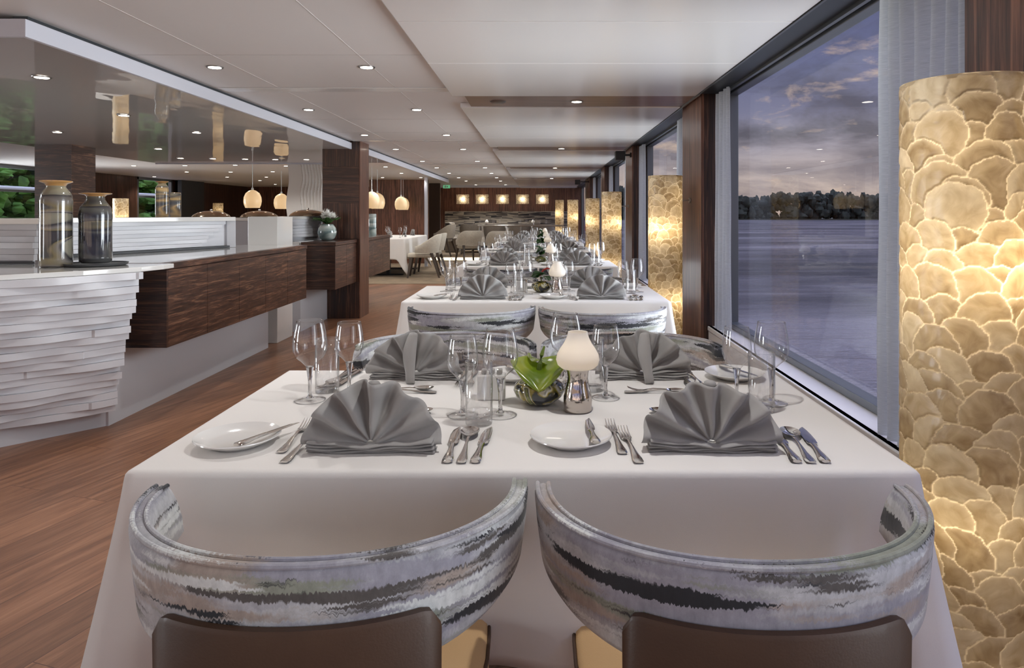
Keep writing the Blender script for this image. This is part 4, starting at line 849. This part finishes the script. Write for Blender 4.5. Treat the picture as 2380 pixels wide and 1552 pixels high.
# ================================================================== TABLES, CLOTHS, CHAIRS
TW, TD, TZ = 1.474, .822, .75
def make_table():
    t = thing('dining_table', '', 'dining table')
    MB().box(-TW / 2 + .02, TW / 2 - .02, -TD / 2 + .02, TD / 2 - .02, TZ - .035, TZ - .006).build('tabletop', M['chair_leg'], t)
    for s in (-1, 1):
        MB().tube([(s * .42, 0, .02), (s * .42, 0, TZ - .035)], .035, 16).build('pedestal', M['iron'], t, smooth=True)
        MB().box(s * .42 - .04, s * .42 + .04, -.3, .3, 0, .022).build('foot', M['iron'], t, bevel=.006)
    return t
def make_cloth(w, d, drop=.36, corner=.26, seed=0, z=TZ, name='tablecloth'):
    rg = random.Random(seed); mb = MB(); r = .012; n = 240; hw, hd = w / 2, d / 2
    per = []
    L1, L2 = w, d; tot = 2 * (L1 + L2)
    for k in range(n):
        s = tot * k / n
        if s < L1: p = (-hw + s, -hd); nn = (0, -1); e = min(s, L1 - s)
        elif s < L1 + L2: s2 = s - L1; p = (hw, -hd + s2); nn = (1, 0); e = min(s2, L2 - s2)
        elif s < 2 * L1 + L2: s2 = s - L1 - L2; p = (hw - s2, hd); nn = (0, 1); e = min(s2, L1 - s2)
        else: s2 = s - 2 * L1 - L2; p = (-hw, hd - s2); nn = (-1, 0); e = min(s2, L2 - s2)
        cd = Vector((p[0], p[1])).normalized(); sx, sy = math.copysign(1, p[0]), math.copysign(1, p[1])
        cw = max(0, 1 - e / .16) ** 1.5; nv = Vector(nn) * (1 - cw) + Vector((sx * .72, sy * .72)) * cw
        per.append((p, nv, cw, s))
    ph = [rg.random() * 6 for _ in range(3)]
    prof = [(-.012, 0), (-.004, -.001), (.001, -.006), (.003, -.014)] 
    rings = []
    m = 16
    for (p, nv, cw, s) in per:
        ring = [(p[0] + nv[0] * o, p[1] + nv[1] * o, z + dz) for o, dz in prof]
        for j in range(1, m + 1):
            q = j / m; dr = drop + corner * cw
            out = .003 + (.018 + .118 * cw) * q ** 1.1 + (.012 * sin(s * 15 + ph[0]) + .008 * sin(s * 27 + ph[1])) * q ** 1.3 * (1 - cw) - .035 * max(0, sin(min(1, abs(cw - .35) * 0 + (1 if .02 < cw < .5 else 0)) * pi / 2)) * q
            ring.append((p[0] + nv[0] * out, p[1] + nv[1] * out, z - .014 - (dr - .014) * q))
        rings.append(ring)
    nv_ = len(rings[0]); vs = [q for rg_ in rings for q in rg_]; fs = []
    for i in range(n):
        i2 = (i + 1) % n
        for j in range(nv_ - 1): fs.append((i * nv_ + j, i * nv_ + j + 1, i2 * nv_ + j + 1, i2 * nv_ + j))
    fs.append(tuple(i * nv_ for i in range(n)))
    mb.add(vs, fs)
    o = mb.build(name, M['cloth'], smooth=True, angle=180)
    md = o.modifiers.new('cloth', 'SOLIDIFY'); md.thickness = .0015; md.offset = -1
    return tag(o, '', 'tablecloth')
def u_path(hw, back, front, t, p=2.4):
    """plan of a tub back: t in 0..1 from the left tip round the back to the right tip"""
    straight = front; half = hw * 1.45; tot = 2 * straight + 2 * half; s = t * tot
    if s < straight: return (-hw, straight - s), (-1, 0)
    if s > tot - straight: return (hw, s - (tot - straight)), (1, 0)
    a = pi + pi * (s - straight) / (2 * half)
    c, sn = cos(a), sin(a); x = hw * math.copysign(abs(c) ** (2 / p), c); y = -back * abs(sn) ** (2 / p)
    g = (math.copysign(abs(x / hw) ** (p - 1), x) / hw, -abs(y / back) ** (p - 1) / back); l = hypot(*g) or 1
    return (x, y), (g[0] / l, g[1] / l)
def tub_chair():
    t = thing('tub_dining_chair', '', 'chair')
    HW, BK, FR, TH = .300, .265, .03, .030; n = 72; zt, zb = .757, .597
    rings = []
    for i in range(n + 1):
        u = i / n; (x, y), (nx, ny) = u_path(HW, BK, FR, u, 2.1)
        e = min(u, 1 - u); rr = min(1, e / .035); top = zt - .03 * (1 - rr) ** 2 - .0; bot = zb + .055 * (1 - min(1, e / .34)) ** 1.2
        fl = .010
        sec = []
        for (o, z) in ((-TH / 2, bot + .012), (-TH / 2 + .008, bot), (TH / 2 - .008, bot), (TH / 2, bot + .012), (TH / 2 + fl * .6, (top + bot) / 2), (TH / 2 + fl, top - .014), (TH / 2 + fl - .006, top - .003), (fl, top), (-TH / 2 + fl + .006, top - .003), (-TH / 2 + fl, top - .014), (-TH / 2 + fl * .3, (top + bot) / 2)):
            sec.append((x + nx * o, y + ny * o, z))
        rings.append(sec)
    bkr = MB().loft(rings).build('backrest', M['fabric'], t, smooth=True, angle=60)
    for o in (-TH / 2 + .010 + .006, TH / 2 + .010 - .005):
        pts = []
        for i in range(2, n - 1):
            u = i / n; (x, y), (nx, ny) = u_path(HW, BK, FR, u, 2.1); e = min(u, 1 - u); pts.append((x + nx * o, y + ny * o, zt - .001 - .03 * (1 - min(1, e / .035)) ** 2))
        MB().tube(pts, .0042, 8).build('piping', M['fabric'], bkr, smooth=True)
    # bent leather covered board behind the back, carrying it down to the seat
    rings = []; N2 = 30
    for i in range(N2 + 1):
        u = .5 + (i / N2 - .5) * .368; (x, y), (nx, ny) = u_path(HW, BK, FR, u, 2.1)
        e = min(i, N2 - i) / N2; r = max(0, 1 - e / .07); zz = .678 - .022 * (1 - sqrt(max(0, 1 - r * r)))
        o0, o1 = TH / 2 + .004, TH / 2 + .018
        rings.append([(x + nx * o, y + ny * o, z) for (o, z) in ((o0, .40), (o1, .40), (o1 + .004, zz - .006), (o1 + .001, zz), (o0 + .004, zz))])
    MB().loft(rings).build('back_board', M['leather_brown'], t, smooth=True, angle=40)
    def seat_ring(k, z, dy=0): return [(k * hw, k * yy + dy, z) for hw, yy in SEAT]
    SEAT = []
    for i in range(48):
        a = 2 * pi * i / 48; c, s_ = cos(a), sin(a); p = 3.2
        SEAT.append((.255 * math.copysign(abs(c) ** (2 / p), c), .03 + (.235 if s_ < 0 else .19) * math.copysign(abs(s_) ** (2 / p), s_)))
    sea = MB().loft([seat_ring(k, z) for k, z in ((.93, .395), (1.0, .402), (1.0, .455), (.985, .468), (.95, .476), (.6, .484), (.2, .486))]).build('seat', M['leather_tan'], t, smooth=True, angle=60)
    MB().tube([(x * 1.002, y, .462) for x, y in SEAT] + [(SEAT[0][0] * 1.002, SEAT[0][1], .462)], .0035, 6, False).build('piping', M['leather_brown'], sea, smooth=True)
    MB().loft([seat_ring(k, z) for k, z in ((.88, .345), (.9, .35), (.9, .397))]).build('seat_frame', M['chair_leg'], t, smooth=True, angle=40)
    for sx in (-1, 1):
        for sy, yb in ((1, .16), (-1, -.15)):
            MB().loft([[(sx * (.19 + .03 * q) + a * w, yb + sy * .03 * q + b * w, .36 * (1 - q)) for a, b in ((-1, -1), (1, -1), (1, 1), (-1, 1))] for q, w in ((0, .018), (1, .011))]).build('leg', M['chair_leg'], t, bevel=.002)
    return t
def shell_chair(m, leg):
    t = thing('shell_armchair', '', 'chair'); n = 48; rings = []
    for i in range(n + 1):
        u = i / n; (x, y), (nx, ny) = u_path(.26, .25, .16, u); e = min(u, 1 - u) * 2; k = min(1, max(0, (e - .0) / .75)); top = .60 + .23 * (3 * k * k - 2 * k ** 3); bot = .475; fl = .06 * k + .01
        rings.append([(x + nx * o + nx * fl * q, y + ny * o + ny * fl * q, bot + (top - bot) * q) for o, q in ((-.02, 0), (.02, 0), (.022, .5), (.02, .94), (.008, 1), (-.008, 1), (-.02, .94), (-.022, .5))])
    MB().loft(rings).build('backrest', m, t, smooth=True, angle=60)
    SE = []
    for i in range(40):
        a = 2 * pi * i / 40; c, s_ = cos(a), sin(a); SE.append((.25 * math.copysign(abs(c) ** .65, c), .05 + .27 * math.copysign(abs(s_) ** .65, s_)))
    MB().loft([[(k * x, k * y, z) for x, y in SE] for k, z in ((.9, .385), (1, .40), (1, .445), (.95, .462), (.4, .47))]).build('seat', m, t, smooth=True, angle=60)
    for sx in (-1, 1):
        for sy, y0, y1, z in ((1, .24, .30, .39), (-1, -.14, -.30, .50)):
            MB().loft([[(sx * (.2 + .05 * q) + a * w, y0 + (y1 - y0) * q + b * w * 1.3, z * (1 - q)) for a, b in ((-1, -1), (1, -1), (1, 1), (-1, 1))] for q, w in ((0, .024), (1, .013))]).build('leg', leg, t, bevel=.003)
    return t
TB = Proto(make_table()); CLO = [Proto(make_cloth(TW, TD, seed=s)) for s in (1, 2)]; CH_ = Proto(tub_chair())
TN = ['front table', 'second table', 'third table', 'fourth table', 'fifth table', 'sixth table']
Y0 = [1.268, 3.73, 6.25, 8.77, 11.3, 13.8]
POSY = [Proto(posy(0)), Proto(posy(1)), Proto(posy(2))]
rj = random.Random(5)
def J(a): return (rj.random() - .5) * 2 * a
SEATS = {'na': ('near', 'aisle'), 'nw': ('near', 'window'), 'fa': ('far', 'aisle'), 'fw': ('far', 'window')}
for k, y0 in enumerate(Y0):
    cx, cyy, tn = (-.032 if k == 0 else -.02), y0 + TD / 2, TN[k]
    T = lambda x, y, z=.0006: (cx + x + .032, cyy + y - 1.679, TZ + z)
    TB.put((cx, cyy, 0), 0, 'pedestal dining table hidden under the white cloth of the %s' % tn, 'window dining tables')
    CLO[k % 2].put((cx, cyy, 0), 0, 'white linen tablecloth hanging over the %s in the window row' % tn, 'white tablecloths')
    # chairs
    gap = (1.195, 2.435) if k == 0 else (y0 - .25, y0 + TD + .33)
    for x, yy, rz, nm in ((-.346, gap[0], .045, 'near side, aisle half'), (.316, gap[0] - .008, -.02, 'near side, window half'), (-.336, gap[1], pi, 'far side, aisle half'), (.327, gap[1], pi, 'far side, window half')):
        if k >= 4 and 'far' in nm: continue
        CH_.put((x, yy, 0), rz + (J(.03) if k else 0), 'brushstroke grey tub chair at the %s of the %s' % (nm, tn), 'tub chairs along the window row')
    # place settings
    for sk, (nf, aw) in SEATS.items():
        sx = -1 if aw == 'aisle' else 1; st = '%s %s seat of the %s' % (nf, aw, tn)
        if nf == 'near': nx, ny, rz = (-.3375, 1.363, 0) if sx < 0 else (.345, 1.366, -.03)
        else: nx, ny, rz = (-.362, 1.985, pi - .06) if sx < 0 else (.300, 1.985, pi + .03)
        if k: nx += J(.012); rz += J(.08)
        NAP[(0 if sk == 'nw' else 1 if sk == 'fa' else 2) if k == 0 else (k + len(sk) + sx) % 3].put(T(nx, ny), rz, 'grey fan folded napkin at the %s' % st, 'fan napkins', .90)
        if k > 4 and nf == 'far': continue
        if nf == 'near':
            px_, py_ = (-.626, 1.415) if sx < 0 else (.0644, 1.42)
            PLT.put(T(px_, py_), 0, 'white side plate at the %s' % st, 'side plates')
            if k < 3: BTK.put(T(px_ + (.028 if sx < 0 else .047), py_ - (.072 if sx < 0 else .062), .018), -.42 if sx < 0 else .05, 'butter knife lying across the side plate at the %s' % st, 'butter knives')
            if k < 3:
                fx = ((-.515, 1.357, .05), (-.488, 1.302, -.02)) if sx < 0 else ((.164, 1.350, .035), (.189, 1.300, .045))
                for q, (a, b, r) in enumerate(fx): FRK.put(T(a, b), r, '%s fork %s the napkin at the %s' % (('outer', 'inner')[q], 'left of', st), 'table forks')
                kx = ((-.177, 1.302, .03), (-.150, 1.300, 0), (-.124, 1.302, -.05)) if sx < 0 else ((.490, 1.302, -.10), (.517, 1.300, -.12), (.545, 1.302, -.14))
                if sx < 0: kx = [(a, b, r) for a, b, r in kx]
                KNF.put(T(*kx[0][:2]), kx[0][2], 'knife closest to the napkin at the %s' % st, 'table knives'); SPN.put(T(*kx[1][:2], z=.001), kx[1][2], 'soup spoon between two knives at the %s' % st, 'soup spoons'); KNF.put(T(*kx[2][:2]), kx[2][2], 'outer knife beside the soup spoon at the %s' % st, 'table knives')
                dx = -.42 if sx < 0 else .425
                DSP.put(T(dx, 1.625), -pi / 2 + .05 if sx < 0 else pi / 2 - .05, 'dessert spoon lying behind the napkin at the %s' % st, 'dessert spoons')
        else:
            px_, py_ = (-.075, 1.975) if sx < 0 else (.565, 1.985)
            PLT.put(T(px_, py_), 0, 'white side plate at the %s' % st, 'side plates')
            if k == 0:
                BTK.put(T(px_ - .02, py_ + .075, .018), pi + .45, 'butter knife lying across the side plate at the %s' % st, 'butter knives')
                for q in range(2): FRK.put(T((-.195, .445)[sx > 0] + .03 * q - .03, 2.06 + .0 * q), pi, '%s fork on the plate side of the %s' % (('inner', 'outer')[q], st), 'table forks')
                for q in range(2): KNF.put(T((-.545, .085)[sx > 0] - .03 * q, 2.065), pi - .08, '%s knife by the %s' % (('inner', 'outer')[q], st), 'table knives')
                SPN.put(T((-.56, .07)[sx > 0], 2.065, .004), pi - .08, 'soup spoon lying with the knives at the %s' % st, 'soup spoons')
                if sx < 0: DSP.put(T(-.45, 1.832), -pi / 2 + .06, 'dessert spoon before the napkin at the %s' % st, 'dessert spoons'); DFK.put(T(-.275, 1.815), pi / 2 - .05, 'dessert fork crossing the dessert spoon at the %s' % st, 'dessert forks')
                else: DFK.put(T(.40, 1.835), pi / 2 + .03, 'dessert fork before the napkin at the %s' % st, 'dessert forks'); DSP.put(T(.225, 1.818), -pi / 2 - .03, 'dessert spoon under the dessert fork at the %s' % st, 'dessert spoons')
        gl = {'na': ((-.094, 1.616), (-.183, 1.616), (-.139, 1.553)), 'nw': ((.583, 1.72), (.500, 1.735), (.537, 1.655)), 'fa': ((-.588, 1.745), (-.506, 1.812), (-.572, 1.835)), 'fw': ((.070, 1.868), (.170, 1.768), (.141, 1.846))}[sk]
        BIG.put(T(*gl[0]), 0, 'larger wine glass at the %s' % st, 'large wine glasses'); SMALL.put(T(*gl[1]), 0, 'smaller wine glass at the %s' % st, 'small wine glasses')
        TUM.put(T(*gl[2]), 0, 'straight water tumbler among the wine glasses at the %s' % st, 'water tumblers')
    lx = T(.0915, 1.655)
    CAN.put(lx, 0, 'frosted candle lamp with silver base in the middle of the %s' % tn, 'candle lamps'); point((lx[0], lx[1], TZ + .128), P_CANDLE, .009, (1, .75, .45))
    POSY[0 if k == 0 else 1 if k == 1 else 2].put(T(-.002, 1.715), 0 if k < 2 else k * 1.1, 'squat mottled glass vase with %s on the %s' % (('a glossy lime anthurium', 'dark leaves and a red spike', 'green leaves and pale blooms')[min(k, 2)], tn), 'flower vases')
    if k < 3: SUG.put(T(-.125, 1.765), 0, 'white porcelain sachet holder behind the tumbler on the %s' % tn, 'sachet holders')

# ================================================================== SIDE DINING GROUP AND RAISED FLOOR
SH = Proto(shell_chair(M['beige'], M['leg_taupe']))
side = thing('side_dining_table', 'pedestal side table under a cornered white cloth past the walnut cabinets', 'dining table', (-3.5, 14.5, 0))
MB().box(-.83, .83, -1.25, 1.25, .715, .744).build('tabletop', M['chair_leg'], side)
for yy in (-.75, .75):
    for xx in (0.1, .45): MB().tube([(xx, yy, .02), (xx, yy, .715)], .045, 12).build('pedestal', M['iron'], side)
    MB().box(-.3, .75, yy - .05, yy + .05, 0.006, .03).build('foot', M['iron'], side)
c = make_cloth(1.72, 2.56, .40, .34, 9); c.location = (-3.48, 14.5, 0); c['label'] = 'white linen tablecloth with a long hanging corner on the side dining table'
for x, y, rz, lb in ((-2.26, 13.35, pi / 2 + .1, 'beige shell armchair with splayed dark legs at the near end of the side table'), (-2.28, 14.25, pi / 2, 'beige shell armchair partly hidden behind the front one at the side table')):
    SH.put((x, y, .006), rz, lb, 'beige shell armchairs')
SH.put((-2.55, 17.98, .131), pi / 2 - .2, 'beige shell armchair at the edge of the raised floor near the step light', 'beige shell armchairs')
for i, (x, y) in enumerate(((-3.3, 13.55), (-3.0, 13.5), (-2.85, 13.9), (-3.2, 14.3), (-2.9, 14.7), (-3.0, 15.2))):
    (BIG if i % 2 else SMALL).put((x, y, .7508), 0, 'wine glass %s from the near end of the side dining table' % ORD[i], 'side table wine glasses', 1.1)
for i, (x, y) in enumerate(((-3.05, 13.95), (-2.85, 14.5), (-2.85, 15.4))): NAP[i].put((x, y, .7508), pi / 2 + .2 * i, 'grey napkin on the side dining table, %s from its near end' % ORD[i], 'side table napkins', .9)
# raised floor furniture
GZ = .131
bn = thing('banquette', 'long patchwork upholstered banquette along the far wall under the sconces', 'banquette', (0, YB, GZ))
MB().box(-2.98, 1.0, -.14, -.021, .42, 1.19).build('backrest', M['bench'], bn, bevel=.02); MB().box(-2.98, 1.0, -.62, -.14, .12, .45).build('seat', M['grey_up'], bn, bevel=.03); MB().box(-2.96, .98, -.56, -.022, 0, .12).build('plinth', M['black'], bn)
be = thing('banquette', 'shorter patchwork banquette end turned into the room by the door', 'banquette', (-2.45, 20.1, GZ))
MB().box(-.28, -.14, -.5, .7, .40, .86).build('backrest', M['bench'], be, bevel=.02); MB().box(-.28, .1, -.5, .7, .0, .42).build('seat', M['grey_up'], be, bevel=.03)
for i, yy in enumerate((5.4, 8.2, 11.0)):
    TB.put((-7.6, yy, 0), pi / 2, 'pedestal table beyond the buffet, %s along the far windows' % ORD[i], 'far side dining tables'); CLO[i % 2].put((-7.6, yy, 0), pi / 2, 'white cloth on the %s table along the far windows beyond the buffet' % ORD[i], 'far side tablecloths')
SG = Proto(shell_chair(M['grey_up'], M['leg_taupe']))
for i, tx in enumerate((-1.55, -.20)):
    ct = make_cloth(1.15, .8, .3, .3, 20 + i); ct.location = (tx, 19.85, GZ); ct['label'] = ('white cloth over the raised floor table by the door', 'white cloth over the raised floor table by the river')[i]
    t = thing('dining_table', ('pedestal table on the raised floor nearer the door', 'pedestal table on the raised floor nearer the river')[i], 'dining table', (tx, 19.85, GZ))
    MB().box(-.55, .55, -.38, .38, .71, .744).build('tabletop', M['chair_leg'], t); MB().tube([(0, 0, 0.02), (0, 0, .71)], .05, 12).build('pedestal', M['iron'], t); MB().box(-.25, .25, -.25, .25, 0, .02).build('foot', M['iron'], t)
    for j, dx in enumerate((-.36, .3)): SG.put((tx + dx, 18.92, GZ), J(.1), 'grey shell armchair before the raised %s table, %s half' % (('door side', 'river side')[i], ('door', 'river')[j]), 'grey shell armchairs')
    for j, dx in enumerate((-.38, -.2, .2, .38)): SMALL.put((tx + dx, 19.8 + .1 * (j % 2), GZ + .751), 0, 'far wine glass %s from the door on the raised %s table' % (ORD[j], ('door side', 'river side')[i]), 'raised floor wine glasses')
    CAN.put((tx, 19.9, GZ + .751), 0, 'far candle lamp on the raised %s table' % ('door side', 'river side')[i], 'candle lamps')
for i, (x, y, rz) in enumerate(((-1.75, 16.85, .5), (-1.0, 16.45, .3))): SH.put((x, y, .0), rz, ('beige shell armchair below the handrail end post', 'beige shell armchair beside the sixth table below the handrail')[i], 'beige shell armchairs')
rl = thing('handrail', 'satin steel handrail along the raised floor edge', 'handrail', (0, 17.78, GZ))
MB().tube([(-1.62, 0, .80), (.62, 0, .80)], .02, 12).build('top_bar', M['rail'], rl)
for x in (-1.58, -.5, .58): MB().tube([(x, 0, 0), (x, 0, .8)], .014, 10).build('post', M['rail'], rl)

# ================================================================== CURTAINS
def curtain(y0, y1, label, x=1.215, z0=.452, z1=2.045, folds=None, pinch=0):
    mb = MB(); folds = folds or max(4, int((y1 - y0) / .075)); rg = random.Random(int(y0 * 100)); p = rg.random() * 6
    def fn(u, v):
        z = z0 + (z1 - z0) * v; uu = u + .02 * sin(9 * u + p)
        y = y0 + (y1 - y0) * (uu if 0 < u < 1 else u) + .006 * sin(7 * z + 9 * u)
        a = .026 * (1 - .35 * v); w = sin(2 * pi * folds * u + p + .5 * sin(5 * u)); return (x + a * w, y, z)
    mb.grid(fn, folds * 12 + 1, 14)
    return tag(mb.build('sheer_curtain', M['sheer'], smooth=True, angle=180), label, 'curtain', 'sheer river curtains')
WN = ['', 'large front window', 'second window', 'third window', 'fourth window']
for k in range(1, 5):
    a, b = PC[k] + PH, PC[k + 1] - PH
    curtain(a + .03, a + .64, 'gathered sheer curtain at the %s edge of the %s' % ('lamp side', WN[k]))
    curtain(b - .40, b - .05, 'gathered sheer curtain at the far edge of the %s' % WN[k])
